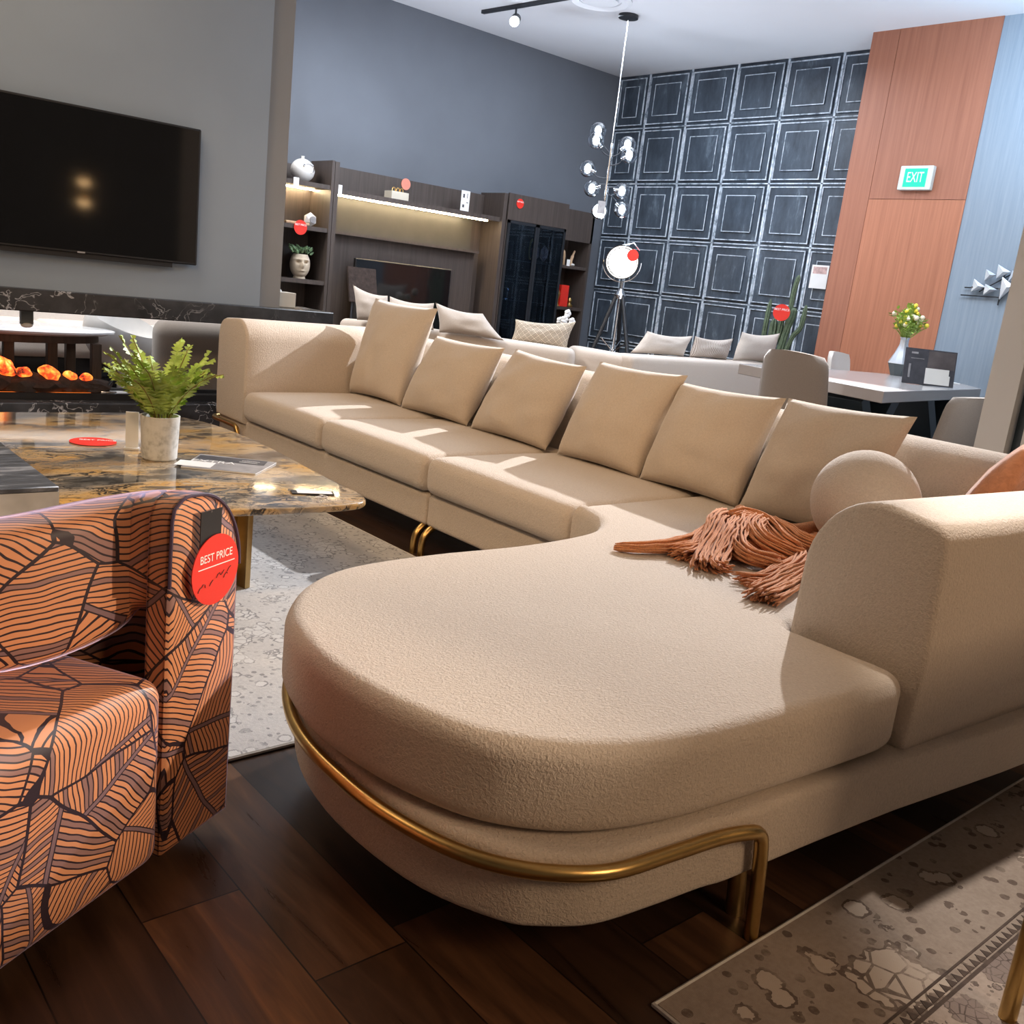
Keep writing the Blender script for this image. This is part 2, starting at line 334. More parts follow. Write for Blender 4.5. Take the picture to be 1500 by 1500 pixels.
def m_stripe():
    m, nt, b = new_mat('ribbed_weave'); q = NB(nt); t = q.n('ShaderNodeTexCoord'); wv = q.n('ShaderNodeTexWave'); wv.inputs['Scale'].default_value = 9; wv.inputs['Distortion'].default_value = 2.5
    q.l(t.outputs['UV'], wv.inputs[0]); q.l(q.ramp(wv.outputs[1], [(.3, (.30, .25, .22)), (.7, (.56, .50, .45))]), b.inputs['Base Color']); b.inputs['Roughness'].default_value = .9; return m
M['ribweave'] = m_stripe()
def m_ember():
    m, nt, b = new_mat('glowing_ember'); q = NB(nt); v = q.co(); n1 = q.noise(v, 16, 4)
    c = q.ramp(n1, [(.32, (.02, .008, .006)), (.46, (.60, .05, .01)), (.62, (1, .30, .04)), (.75, (1, .70, .25))])
    q.l(c, b.inputs['Base Color']); q.l(c, b.inputs['Emission Color']); b.inputs['Emission Strength'].default_value = 2.2; return m
M['ember'] = m_ember()
M['coal'] = plain('charcoal', (.035, .022, .018), .9, 0, .4, 30, .6, 40)
M['flamebar'] = emit('flame_glow', (1, .22, .03), 1.6)
def m_smoke():
    m, nt, b = new_mat('smoked_glass'); q = NB(nt); r = q.n('ShaderNodeBsdfRefraction'); r.inputs['Color'].default_value = (.42, .50, .58, 1); r.inputs['IOR'].default_value = 1.0; r.inputs['Roughness'].default_value = 0
    g = q.n('ShaderNodeBsdfGlossy'); g.inputs['Roughness'].default_value = .04; g.inputs['Color'].default_value = (.6, .7, .8, 1)
    mx = q.n('ShaderNodeMixShader'); mx.inputs[0].default_value = .06; q.l(r.outputs[0], mx.inputs[1]); q.l(g.outputs[0], mx.inputs[2])
    out = [n for n in nt.nodes if n.type == 'OUTPUT_MATERIAL'][0]; q.l(mx.outputs[0], out.inputs[0]); return m
M['smoke'] = m_smoke()
def m_globe(): return glass('clear_globe_glass', (.93, .96, 1.0), 0, 1.32)
M['glass'] = m_globe()
M['silver'] = plain('brushed_silver', (.62, .67, .74), .35, .5, .06)
M['exitgreen'] = emit('exit_green', (.0, .78, .24), 1.0)
M['exitlight'] = emit('exit_letters', (.45, .95, .62), 1.0)
M['exitplate'] = plain('exit_housing', (.60, .66, .64), .5)

# ------------------------------------------------------------------ mesh helpers
def B(): return bmesh.new()
def bx(bm, x0, x1, y0, y1, z0, z1, bevel=0, seg=2, mi=0):
    vs = [bm.verts.new(p) for p in ((x0, y0, z0), (x1, y0, z0), (x1, y1, z0), (x0, y1, z0), (x0, y0, z1), (x1, y0, z1), (x1, y1, z1), (x0, y1, z1))]
    fs = [bm.faces.new([vs[i] for i in f]) for f in ((3, 2, 1, 0), (4, 5, 6, 7), (0, 1, 5, 4), (1, 2, 6, 5), (2, 3, 7, 6), (3, 0, 4, 7))]
    for f in fs: f.material_index = mi
    if bevel:
        es = list({e for f in fs for e in f.edges})
        bmesh.ops.bevel(bm, geom=es, offset=bevel, segments=seg, profile=.5, affect='EDGES')
    return bm
def boxbm(*a, **k): return bx(B(), *a, **k)
def tube(bm, pts, r, n=10, caps=True, mi=0):
    pts = [Vector(p) for p in pts]; rs = r if isinstance(r, (list, tuple)) else [r]*len(pts)
    rings = []; up = None
    for i, p in enumerate(pts):
        d = (pts[min(i+1, len(pts)-1)]-pts[max(i-1, 0)]).normalized()
        if up is None:
            up = Vector((0, 0, 1)) if abs(d.z) < .9 else Vector((1, 0, 0))
        up = (up-d*up.dot(d)).normalized(); s = d.cross(up)
        rings.append([bm.verts.new(p+(up*math.cos(2*PI*k/n)+s*math.sin(2*PI*k/n))*rs[i]) for k in range(n)])
    for a, b in zip(rings, rings[1:]):
        for k in range(n):
            f = bm.faces.new((a[k], a[(k+1) % n], b[(k+1) % n], b[k])); f.material_index = mi
    if caps:
        bm.faces.new(rings[0][::-1]).material_index = mi; bm.faces.new(rings[-1]).material_index = mi
    return bm
def tubebm(*a, **k): return tube(B(), *a, **k)
def lathe(bm, prof, c=(0, 0, 0), n=28, M_=None, mi=0):
    c = Vector(c); rings = []
    for r, z in prof:
        if r < 1e-5: rings.append([bm.verts.new(Vector((0, 0, z)))])
        else: rings.append([bm.verts.new(Vector((r*math.cos(2*PI*k/n), r*math.sin(2*PI*k/n), z))) for k in range(n)])
    for a, b in zip(rings, rings[1:]):
        for k in range(n):
            k2 = (k+1) % n
            if len(a) == 1 and len(b) == 1: continue
            if len(a) == 1: f = bm.faces.new((a[0], b[k2], b[k]))
            elif len(b) == 1: f = bm.faces.new((a[k], a[k2], b[0]))
            else: f = bm.faces.new((a[k], a[k2], b[k2], b[k]))
            f.material_index = mi
    vs = [v for r in rings for v in r]
    for v in vs: v.co = (M_ @ v.co if M_ else v.co)+c
    return bm
def lathebm(*a, **k): return lathe(B(), *a, **k)
def sphere(bm, c, r, n=16, mi=0):
    if not isinstance(r, (tuple, list)): r = (r, r, r)
    prof = [(math.sin(PI*i/n), -math.cos(PI*i/n)) for i in range(n+1)]
    return lathe(bm, prof, c, n*2, Matrix.Diagonal(Vector(r)), mi)
def prism(bm, out, z0, z1, bevel=0, seg=2, mi=0):
    a = [bm.verts.new((x, y, z0)) for x, y in out]; b = [bm.verts.new((x, y, z1)) for x, y in out]; n = len(out)
    fs = [bm.faces.new(a[::-1]), bm.faces.new(b)]
    for k in range(n): fs.append(bm.faces.new((a[k], a[(k+1) % n], b[(k+1) % n], b[k])))
    for f in fs: f.material_index = mi
    if bevel:
        es = list(fs[0].edges)+list(fs[1].edges)
        bmesh.ops.bevel(bm, geom=es, offset=bevel, segments=seg, profile=.5, affect='EDGES')
    return bm
def prismbm(*a, **k): return prism(B(), *a, **k)
def ccw(o):
    s = sum(o[i][0]*o[(i+1) % len(o)][1]-o[(i+1) % len(o)][0]*o[i][1] for i in range(len(o)))
    return o if s > 0 else o[::-1]
def catmull(pts, k=6, closed=False):
    P = [Vector(p) for p in pts]; n = len(P); out = []
    rng = range(n if closed else n-1)
    for i in rng:
        g = (lambda j: P[j % n]) if closed else (lambda j: P[max(0, min(n-1, j))])
        p0, p1, p2, p3 = g(i-1), g(i), g(i+1), g(i+2)
        for s in range(k):
            t = s/k
            out.append(.5*((2*p1)+(p2-p0)*t+(2*p0-5*p1+4*p2-p3)*t*t+(3*p1-p0-3*p2+p3)*t**3))
    if not closed: out.append(P[-1])
    return out
def inset(o, d):
    n = len(o); r = []
    for i in range(n):
        p0, p1, p2 = Vector(o[i-1]), Vector(o[i]), Vector(o[(i+1) % n])
        a = (p1-p0).normalized(); b = (p2-p1).normalized()
        na = Vector((-a.y, a.x)); nb = Vector((-b.y, b.x)); m = (na+nb)
        m = m.normalized() if m.length > 1e-6 else na
        c = max(.45, m.dot(na)); r.append(tuple(p1+m*(d/c)))
    return r
def soft_slab(bm, out, z0, z1, r, crown=0, seg=6, lean=0):
    out = ccw([tuple(p[:2]) for p in out]); rings = []; prof = []
    for i in range(seg+1):
        t = PI/2*i/seg; prof.append((r*(1-math.sin(t)), z0+r*(1-math.cos(t))))
    for i in range(1, 4): prof.append((0, z0+r+(z1-z0-2*r)*i/4))
    for i in range(seg+1):
        t = PI/2*i/seg; prof.append((r*(1-math.cos(t)), z1-r+r*math.sin(t)))
    for k, dd in ((.25, .04), (.55, .1), (.8, .17), (.95, .25)):
        if crown: prof.append((r+dd*.8, z1+crown*k))
    for d, z in prof:
        o = inset(out, d) if d > 1e-6 else out
        rings.append([bm.verts.new((x, y, z)) for x, y in o])
    n = len(out)
    for a, b in zip(rings, rings[1:]):
        for k in range(n): bm.faces.new((a[k], a[(k+1) % n], b[(k+1) % n], b[k]))
    bm.faces.new(rings[0][::-1]); bm.faces.new(rings[-1]); return bm
def sbox(bm, c, h, r, n=14, crown=0, front=0, mi=0):
    """rounded upholstered box: centre, half sizes, edge radius, crowned top"""
    h = Vector(h); c = Vector(c); d = {}
    ts = [-1+2*i/n for i in range(n+1)]
    def ax(t, hh):
        e = min(.9, r/hh)
        return math.copysign(1-e+e*(abs(t)-.6)/.4, t) if abs(t) > .6 else t/.6*(1-e)
    def V(x, y, z):
        k = (x, y, z)
        if k in d: return d[k]
        p = Vector((ax(ts[x], h.x)*h.x, ax(ts[y], h.y)*h.y, ax(ts[z], h.z)*h.z))
        q = Vector([max(-hh+r, min(hh-r, v)) for v, hh in zip(p, h)])
        e = p-q
        if e.length > 1e-9: q = q+e.normalized()*r
        q.z += (crown if z > n/2 else 0)*(1-(q.x/h.x)**2)*(1-(q.y/h.y)**4)*max(0, q.z/h.z)
        q.x += -front*(1-(q.z/h.z)**2)*max(0, -q.x/h.x)
        d[k] = bm.verts.new(c+q); return d[k]
    for a in range(n):
        for b in range(n):
            for f in (((a, b, 0), (a, b+1, 0), (a+1, b+1, 0), (a+1, b, 0)), ((a, b, n), (a+1, b, n), (a+1, b+1, n), (a, b+1, n)),
                      ((0, a, b), (0, a, b+1), (0, a+1, b+1), (0, a+1, b)), ((n, a, b), (n, a+1, b), (n, a+1, b+1), (n, a, b+1)),
                      ((a, 0, b), (a+1, 0, b), (a+1, 0, b+1), (a, 0, b+1)), ((a, n, b), (a, n, b+1), (a+1, n, b+1), (a+1, n, b))):
                bm.faces.new([V(*p) for p in f]).material_index = mi
    return bm
def sweep_prof(bm, prof, p0, p1, side, r=0):
    """extrude a closed (w, z) profile from p0 to p1; side = direction of w; end edges rounded by r"""
    p0 = Vector(p0); p1 = Vector(p1); side = Vector(side); L = (p1-p0); d = L.normalized(); L = L.length
    st = [(0, r), (r*.3, r*.3), (r, 0)] if r else [(0, 0)]
    sts = st+[(L*i/8, 0) for i in range(1, 8)]+[(L-a, b) for a, b in st[::-1]]
    rings = []
    pr = ccw(prof)
    for a, ins in sts:
        o = inset(pr, ins) if ins else pr
        rings.append([bm.verts.new(p0+d*a+side*x+Vector((0, 0, z))) for x, z in o])
    n = len(pr)
    for a, b in zip(rings, rings[1:]):
        for k in range(n): bm.faces.new((a[k], a[(k+1) % n], b[(k+1) % n], b[k]))
    bm.faces.new(rings[0][::-1]); bm.faces.new(rings[-1])
    bmesh.ops.recalc_face_normals(bm, faces=bm.faces[:]); return bm
def pillow(corners, thick, n=18, seed=0, pinch=.05, sag=.0, uv=True):
    """cushion from four corner points (bottom-left, bottom-right, top-right, top-left)"""
    c = [Vector(p) for p in corners]; bm = B(); nrm = (c[1]-c[0]).cross(c[3]-c[0]).normalized()
    uvl = bm.loops.layers.uv.new('UVMap')
    def pos(i, j, s):
        u = -1+2*i/n; v = -1+2*j/n
        u = math.sin(u*PI/2)*.35+u*.65; v = math.sin(v*PI/2)*.35+v*.65
        uu = u*(1-pinch*(1-v*v)); vv = v*(1-pinch*(1-u*u))
        a = (uu+1)/2; b = (vv+1)/2
        p = c[0]*(1-a)*(1-b)+c[1]*a*(1-b)+c[2]*a*b+c[3]*(1-a)*b
        t = thick*(max(0, 1-u*u)**.45)*(max(0, 1-v*v)**.42)*(1-.12*v)
        k = noise.noise(Vector((u*2.1+seed*3.7, v*2.1, seed*1.3)))*.22+noise.noise(Vector((u*5+seed, v*5, seed*2.1)))*.07
        t *= 1+k
        return p+nrm*s*t+Vector((0, 0, -sag*(1-u*u)*max(0, v)))
    g = {}
    for s in (1, -1):
        for i in range(n+1):
            for j in range(n+1):
                edge = i in (0, n) or j in (0, n)
                if edge and s < 0: g[(i, j, -1)] = g[(i, j, 1)]
                else: g[(i, j, s)] = bm.verts.new(pos(i, j, s))
    for i in range(n):
        for j in range(n):
            for s in (1, -1):
                q = [(i, j), (i+1, j), (i+1, j+1), (i, j+1)]
                if s < 0: q = q[::-1]
                f = bm.faces.new([g[(a, b, s)] for a, b in q])
                for l, (a, b) in zip(f.loops, q): l[uvl].uv = (a/n, b/n)
    return bm

W = {}
def finish(o, bm, mats, smooth, angle):
    me = o.data
    bmesh.ops.recalc_face_normals(bm, faces=bm.faces[:]) if smooth != 'keep' else None
    bm.to_mesh(me); bm.free()
    for m in (mats if isinstance(mats, (list, tuple)) else [mats]): me.materials.append(m)
    if smooth:
        me.polygons.foreach_set('use_smooth', [True]*len(me.polygons))
        me.set_sharp_from_angle(angle=math.radians(angle))
    me.update()
def obj(name, bm, mats, parent=None, origin=(0, 0, 0), smooth=True, angle=40, local=False):
    me = bpy.data.meshes.new(name); o = bpy.data.objects.new(name, me); COL.objects.link(o)
    if parent is not None:
        mw = W[parent]; o.parent = parent; W[o] = mw
        if not local: bm.transform(mw.inverted())
    else:
        T = Matrix.Translation(Vector(origin)); W[o] = T; o.location = origin
        if not local: bm.transform(T.inverted())
    finish(o, bm, mats, smooth, angle); return o
def tag(o, label=None, cat=None, group=None, kind=None):
    if label: o['label'] = label
    if cat: o['category'] = cat
    if group: o['group'] = group
    if kind: o['kind'] = kind
    return o
def thing(name, label, cat, loc=(0, 0, 0), rz=0, group=None):
    o = bpy.data.objects.new(name, None); COL.objects.link(o); o.empty_display_size = .1
    o.location = loc; o.rotation_euler = (0, 0, rz); W[o] = Matrix.Translation(Vector(loc)) @ Matrix.Rotation(rz, 4, 'Z')
    return tag(o, label, cat, group)
def struct(name, bm, mats, **k): return tag(obj(name, bm, mats, **k), kind='structure')
def text_bm(s, size, Mx, extrude=.0006, align='CENTER', sx=1.0):
    cu = bpy.data.curves.new('t', 'FONT'); cu.body = s; cu.size = size; cu.extrude = extrude; cu.align_x = align; cu.align_y = 'CENTER'
    o = bpy.data.objects.new('t', cu); COL.objects.link(o); bpy.context.view_layer.update()
    dg = bpy.context.evaluated_depsgraph_get(); me = o.evaluated_get(dg).to_mesh()
    bm = B(); bm.from_mesh(me); bm.transform(Mx @ Matrix.Diagonal((sx, 1, 1, 1)))
    o.evaluated_get(dg).to_mesh_clear(); bpy.data.objects.remove(o); bpy.data.curves.remove(cu); return bm
def frame_m(c, xdir, ydir):
    x = Vector(xdir).normalized(); z = x.cross(Vector(ydir)).normalized(); y = z.cross(x)
    return Matrix(((x.x, y.x, z.x, c[0]), (x.y, y.y, z.y, c[1]), (x.z, y.z, z.z, c[2]), (0, 0, 0, 1)))
def lbox(bm, Mx, x0, x1, y0, y1, z0, z1, bevel=0, mi=0):
    t = B(); bx(t, x0, x1, y0, y1, z0, z1, bevel, 2, mi); t.transform(Mx); me = bpy.data.meshes.new('t'); t.to_mesh(me); t.free(); bm.from_mesh(me); bpy.data.meshes.remove(me); return bm
def lboxbm(*a, **k): return lbox(B(), *a, **k)
def discbm(Mx, r, th, n=40, mi=0, bm=None):
    t = lathebm([(0, -th/2), (r, -th/2), (r, th/2), (0, th/2)], n=n, mi=mi); t.transform(Mx); return t
def join(*bms):
    r = B()
    for b in bms:
        me = bpy.data.meshes.new('t'); b.to_mesh(me); b.free(); r.from_mesh(me); bpy.data.meshes.remove(me)
    return r

# ================================================================== SETTING
struct('floor', boxbm(-6, 9.12, -6, 9.06, -.1, 0), M['floor'])
struct('ceiling', boxbm(-6, 9.12, -6, 9.06, 3.82, 3.95), M['ceil'])
struct('wall_far', boxbm(-1, 9.1, 8.93, 9.05, 0, 3.82), M['bluewall'])
bm = B(); bx(bm, 9.0, 9.1, 4.0, 8.93, 0, 3.82)
def rect_frame(bm, x, y0, y1, z0, z1, wd, th, mi):
    for a in ((y0, y1, z0, z0+wd), (y0, y1, z1-wd, z1), (y0, y0+wd, z0+wd, z1-wd), (y1-wd, y1, z0+wd, z1-wd)):
        bx(bm, x-th, x+.002, *a, mi=mi)
for i in range(6):
    for j in range(6):
        y0 = 5.213+.645*i; y1 = min(8.925, y0+.645); z0 = .642*j; z1 = min(3.815, z0+.642)
        g = .034
        bx(bm, 8.982, 9.001, y0+g, y1-g, z0+g, z1-g)
        rect_frame(bm, 8.983, y0+g, y1-g, z0+g, z1-g, .011, .014, 1)
        bx(bm, 8.966, 8.983, y0+.125, y1-.125, z0+.125, z1-.125, .006, 1)
        rect_frame(bm, 8.967, y0+.125, y1-.125, z0+.125, z1-.125, .008, .004, 1)
    for y in (y0,):
        bx(bm, 8.992, 9.001, y-.012, y+.012, 0, 3.82, mi=1)
for j in range(6): bx(bm, 8.992, 9.001, 5.213, 8.92, .642*j-.006, .642*j+.006, mi=1)
struct('wall_quilted', bm, [M['quilt'], M['worn']], smooth=False)
bm = B()
bx(bm, 8.5, 9.0, 5.013, 5.28, 0, 3.82, mi=1)
bx(bm, 8.497, 8.62, 4.095, 5.007, 0, 2.352)
bx(bm, 8.497, 8.62, 4.095, 5.007, 2.356, 3.82, mi=1)
bx(bm, 8.51, 8.62, 4.1, 5.02, 0, 3.82, mi=1)
struct('wall_wood', bm, [M['redwood'], M['redwood2']], smooth=False)
struct('wall_wallpaper', boxbm(8.506, 8.64, -4, 4.095, 0, 3.82), M['wallpaper'])
bm = prismbm([(-1, 6.25), (3.066, 6.25), (3.066, 6.60), (-1, 6.60)], .862, 3.82)
bx(bm, -1, .55, 6.25, 6.6, 0, .862)
struct('wall_fireplace', bm, M['greywall'], smooth=False)
struct('wall_edge_strip', boxbm(3.066, 3.234, 6.285, 6.60, .862, 3.82), M['warmgrey'], smooth=False)  # darker, warmer grey strip down the edge of the fireplace wall
struct('wall_pillar', boxbm(4.8, 5.25, 1.868, 2.012, 0, 3.82), M['pillar'])
struct('door_1', join(boxbm(4.88, 5.0, 1.78, 1.868, 0, 3.82), boxbm(4.93, 4.95, .95, 1.78, 0, 3.82, mi=0)), M['doordark'], smooth=False)
struct('trim_1', boxbm(4.8, 4.86, 1.78, 1.80, 0, 3.82), M['pillar'])
struct('wall_right', boxbm(4.80, 5.1, .3, 1.78, 0, 3.82), M['white'])
# ceiling diffuser, lighting track
t = thing('ceiling_vent', 'round white air diffuser set in the ceiling at the top edge', 'vent', (6.60, 6.95, 3.82))
obj('vent_ring', lathebm([(.30, 0), (.30, -.012), (.26, -.03), (.20, -.012), (.20, 0)], (6.60, 6.95, 3.82)), M['ceil'], t)
obj('vent_cone', lathebm([(.17, 0), (.17, -.02), (.08, -.035), (0, -.035)], (6.60, 6.95, 3.82)), M['ceil'], t)
t = thing('track_light', 'black ceiling lighting track carrying one lit spot head', 'light', (6.34, 7.8, 3.82))
d = (Vector((6.386, 7.26, 0))-Vector((6.315, 8.319, 0))).normalized()
Mx = frame_m((6.345, 7.75, 3.805), d, Vector((-d.y, d.x, 0)))
obj('track_rail', lboxbm(Mx, -.56, 2.2, -.02, .02, -.016, .015), M['black_metal'], t, smooth=False)
obj('stem', tubebm([(6.335, 7.82, 3.80), (6.33, 7.81, 3.70)], .010), M['black_metal'], t)
hd = (Vector((-.55, -.55, -.35))).normalized(); c0 = Vector((6.33, 7.81, 3.68))
hb = obj('spot_head', tubebm([c0-hd*.08, c0-hd*.07, c0+hd*.05, c0+hd*.06], [.03, .048, .048, .048], 20), M['black_metal'], t)
obj('spot_lens', tubebm([c0+hd*.055, c0+hd*.09, c0+hd*.11], [.046, .046, .03], 20), M['bulb'], hb)
# ================================================================== THE SECTIONAL SOFA
S = thing('sectional_sofa', 'long cream sectional sofa with rounded chaise end and brass rails', 'sofa', (2.4, 3.0, 0))
front = [(2.052, .955), (2.044, .912), (2.020, .884), (1.98, .872), (1.90, .873), (1.6, .895), (1.32, .925), (1.13, .985), (1.0, 1.10), (.935, 1.25), (.908, 1.4), (.905, 1.54), (.945, 1.72), (1.01, 1.84), (1.12, 1.955),
         (1.28, 2.03), (1.55, 2.05), (1.85, 2.035), (2.10, 2.055), (2.26, 2.10), (2.37, 2.19), (2.42, 2.31), (2.425, 2.365)]
ol = [tuple(p) for p in catmull(front, 5)]
ol = ol+[(2.6, 2.365), (3.27, 2.365), (3.27, 1.9), (3.27, 1.215), (2.8, 1.215), (2.3, 1.215), (2.09, 1.215), (2.064, 1.208), (2.054, 1.19), (2.052, 1.05)]
obj('chaise_cushion', soft_slab(B(), ol, .278, .455, .040, 0, 8), M['boucle'], S, angle=75)
# piping seam round the chaise top edge
bo = [(2.05, .846), (1.80, .868), (1.60, .882), (1.47, .890), (1.40, .902), (1.28, .915), (1.15, .936), (1.065, .982), (1.01, 1.035), (.945, 1.18), (.922, 1.36), (.93, 1.53), (.972, 1.69), (1.05, 1.84), (1.16, 1.94), (1.32, 2.0), (1.6, 2.02), (2.1, 2.03), (2.32, 2.12), (2.455, 2.3), (2.455, 2.7), (2.455, 3.278)]
bo = [tuple(p) for p in catmull(bo, 4)]+[(3.0, 3.278), (3.64, 3.278), (3.64, 2.0), (3.62, .690), (3.0, .745), (2.5, .792), (2.25, .822)]
obj('base', soft_slab(B(), bo, .125, .272, .018, 0, 4), M['boucle'], S, angle=75)
obj('base', sbox(B(), (3.045, 4.372, .2), (.595, 1.085, .072), .018), M['boucle'], S, angle=75)
for y0, y1, dx in ((2.372, 3.276, 0), (3.284, 4.19, 0), (4.196, 5.075, 0)):
    obj('seat_cushion', sbox(B(), (2.85, (y0+y1)/2, .362), (.432, (y1-y0)/2, .084), .045, 18, .016, .008), M['boucle'], S, angle=75)
def back_prof(wd, h, r_in, r_out, z0=.265):
    p = [(0, z0), (-.012, z0+.2), (-.006, h-.12)]
    for i in range(7):
        a = PI-PI/2*i/6; p.append((r_out+r_out*math.cos(a)-.0, h-r_out*.9+r_out*.9*math.sin(a)-.012))
    for i in range(11):
        a = PI/2-PI/2*i/10; p.append((wd-r_in+r_in*math.cos(a), h-r_in+r_in*math.sin(a)))
    p += [(wd+.004, .45), (wd, z0)]
    return p
# main back (outer face far from us), far arm, near back beside the chaise
obj('backrest', sweep_prof(B(), back_prof(.37, .83, .17, .09), (3.65, .95, 0), (3.65, 5.46, 0), (-1, 0, 0), .03), M['boucle'], S, angle=60)
obj('armrest', sweep_prof(B(), back_prof(.375, .845, .12, .10, .255), (2.425, 5.455, 0), (3.62, 5.455, 0), (0, -1, 0), .018), M['boucle'], S, angle=60)
dd = Vector((1, -.075, 0)).normalized(); sd = Vector((.075, 1, 0)).normalized()
obj('side_backrest', sweep_prof(B(), back_prof(.35, .815, .20, .05), Vector((2.052, .868, 0)), Vector((2.052, .868, 0))+dd*1.62, sd, .016), M['boucle'], S, angle=60)
# brass rail hugging the chaise base, and the hoop legs
rp = [(1.560, .862, 0), (1.532, .860, .10), (1.520, .862, .205), (1.505, .863, .237), (1.470, .866, .250), (1.40, .882, .252), (1.28, .896, .252), (1.15, .914, .252), (1.06, .962, .252), (.992, 1.03, .252), (.945, 1.12, .252), (.914, 1.25, .252), (.905, 1.38, .252),
      (.915, 1.55, .252), (.955, 1.70, .252), (1.035, 1.855, .252), (1.15, 1.965, .252), (1.30, 2.02, .252), (1.40, 2.04, .246), (1.44, 2.045, .22), (1.45, 2.045, .10), (1.455, 2.045, 0)]
rp[0] = (1.534, .855, 0)
rl = obj('brass_rail', tubebm(catmull(rp, 5), .0145, 14), M['brass'], S)
obj('leg', tubebm(catmull([(1.575, .925, 0), (1.57, .93, .08), (1.565, .935, .13)], 4), .019, 12), M['brass_dark'], S)
def hook(y, x=2.43):
    return catmull([(x-.012, y, 0), (x-.010, y, .055), (x+.004, y, .095), (x+.05, y, .128), (x+.12, y, .13)], 5)
for y in (3.315, 3.255): obj('leg', tubebm(hook(y), .0155, 12), M['brass'], S)
obj('leg', tubebm(catmull([(2.60, 5.475, .235), (2.47, 5.475, .237), (2.42, 5.45, .237), (2.408, 5.38, .237), (2.408, 5.22, .237), (2.408, 5.14, .232), (2.408, 5.11, .20), (2.408, 5.105, .10), (2.408, 5.105, 0)], 5), .0145, 12), M['brass'], S)
for p in ((3.45, .86), (3.5, 2.4), (3.5, 3.3), (3.5, 5.3)): obj('leg', tubebm([(*p, 0), (*p, .13)], .0155, 12), M['brass'], S)

# ------------------------------------------------------------------ cushions on it
CU = [([[3.105, 5.06, .455], [3.105, 4.505, .462], [3.264, 4.445, 1.026], [3.264, 5.10, 1.03]], .10, 'big beige square cushion against the far arm, tallest of the row'),
      ([[3.10, 4.49, .455], [3.11, 3.889, .458], [3.228, 3.786, .883], [3.224, 4.378, .880]], .10, 'beige square cushion just right of the tall one by the far arm'),
      ([[3.10, 3.845, .456], [3.10, 3.26, .456], [3.225, 3.179, .871], [3.229, 3.70, .890]], .10, 'third beige square cushion from the far arm, over the middle seat'),
      ([[3.10, 3.18, .457], [3.10, 2.66, .457], [3.236, 2.587, .914], [3.232, 3.105, .905]], .10, 'fourth beige cushion from the far arm, behind the last seam'),
      ([[3.10, 2.657, .457], [3.10, 2.14, .457], [3.230, 2.09, .897], [3.226, 2.61, .883]], .10, 'fifth beige cushion from the far arm, next to the last one'),
      ([[3.10, 2.135, .457], [3.10, 1.63, .457], [3.235, 1.565, .917], [3.231, 2.081, .900]], .10, 'beige square cushion nearest the round bolster, last in the row')]
for i, (c, th, lb) in enumerate(CU):
    o = obj('throw_pillow', pillow(c, th, 20, i+1, .045), M['cushion'], origin=tuple((Vector(c[0])+Vector(c[1]))/2), angle=80)
    tag(o, lb, 'cushion', 'beige cushions along the sofa back')
sphere(t := B(), (0, 0, 0), (.178, .178, .176), 24)
for v in t.verts: v.co *= 1+.02*noise.noise(v.co*6)
t.transform(Matrix.Translation((2.985, 1.56, .628)))
o = obj('ball_cushion', t, M['boucle'], origin=(2.985, 1.56, .455), angle=180)
tag(o, 'round cream ball cushion sitting in the corner of the sofa', 'cushion')
o = obj('terracotta_cushion', pillow([[3.00, 1.335, .458], [3.27, 1.345, .458], [3.34, 1.14, .95], [3.07, 1.13, .90]], .075, 18, 9, .03), M['terra'], origin=(3.1, 1.38, .458), angle=80)
tag(o, 'terracotta velvet cushion in the near corner beyond the side backrest', 'cushion')
# care tag of a cushion
# ------------------------------------------------------------------ throw blanket with fringe
T = thing('throw_blanket', 'crumpled terracotta throw with long fringe on the chaise seat', 'blanket', (2.5, 1.6, .46))
zb = .458; rr = random.Random(3)
def bundle(bm, pts, R, n, yr=.0034, twist=1.5, flare=1.0):
    g = catmull([(x, y, zb+z) for x, y, z in pts], 6); L = len(g)
    for k in range(int(n*1.45)):
        rho = math.sqrt(rr.random()); ph = rr.uniform(0, 6.28); tw = twist*rr.uniform(.6, 1.3); path = []; end = rr.uniform(.88, 1.0)
        for i in range(int(L*end)):
            t = i/(L-1); d = (g[min(i+1, L-1)]-g[max(i-1, 0)]); d.z = 0; d = d.normalized() if d.length > 1e-6 else Vector((1, 0, 0)); s = Vector((-d.y, d.x, 0))
            r_ = (R[0]*(1-t)+R[1]*t)*(1+(flare-1)*max(0, (t-.7)/.3)); a = ph+tw*t
            q = g[i]+s*(r_*rho*math.cos(a))+Vector((0, 0, r_*.75*rho*math.sin(a)))
            q += Vector((noise.noise(q*18+Vector((k, 0, 0))), noise.noise(q*18+Vector((0, k, 0))), 0))*.008
            q.z = max(zb+yr*.8+.001*rr.random(), q.z); path.append(q)
        if len(path) > 2: tube(bm, path, [yr]*(len(path)-1)+[yr*.4], 5)
def roll(pts, R, n=14):
    g = catmull([(x, y, zb+z) for x, y, z in pts], 6); rs = [R*(1+.15*noise.noise(q*14)) for q in g]; return tube(B(), g, rs, n)
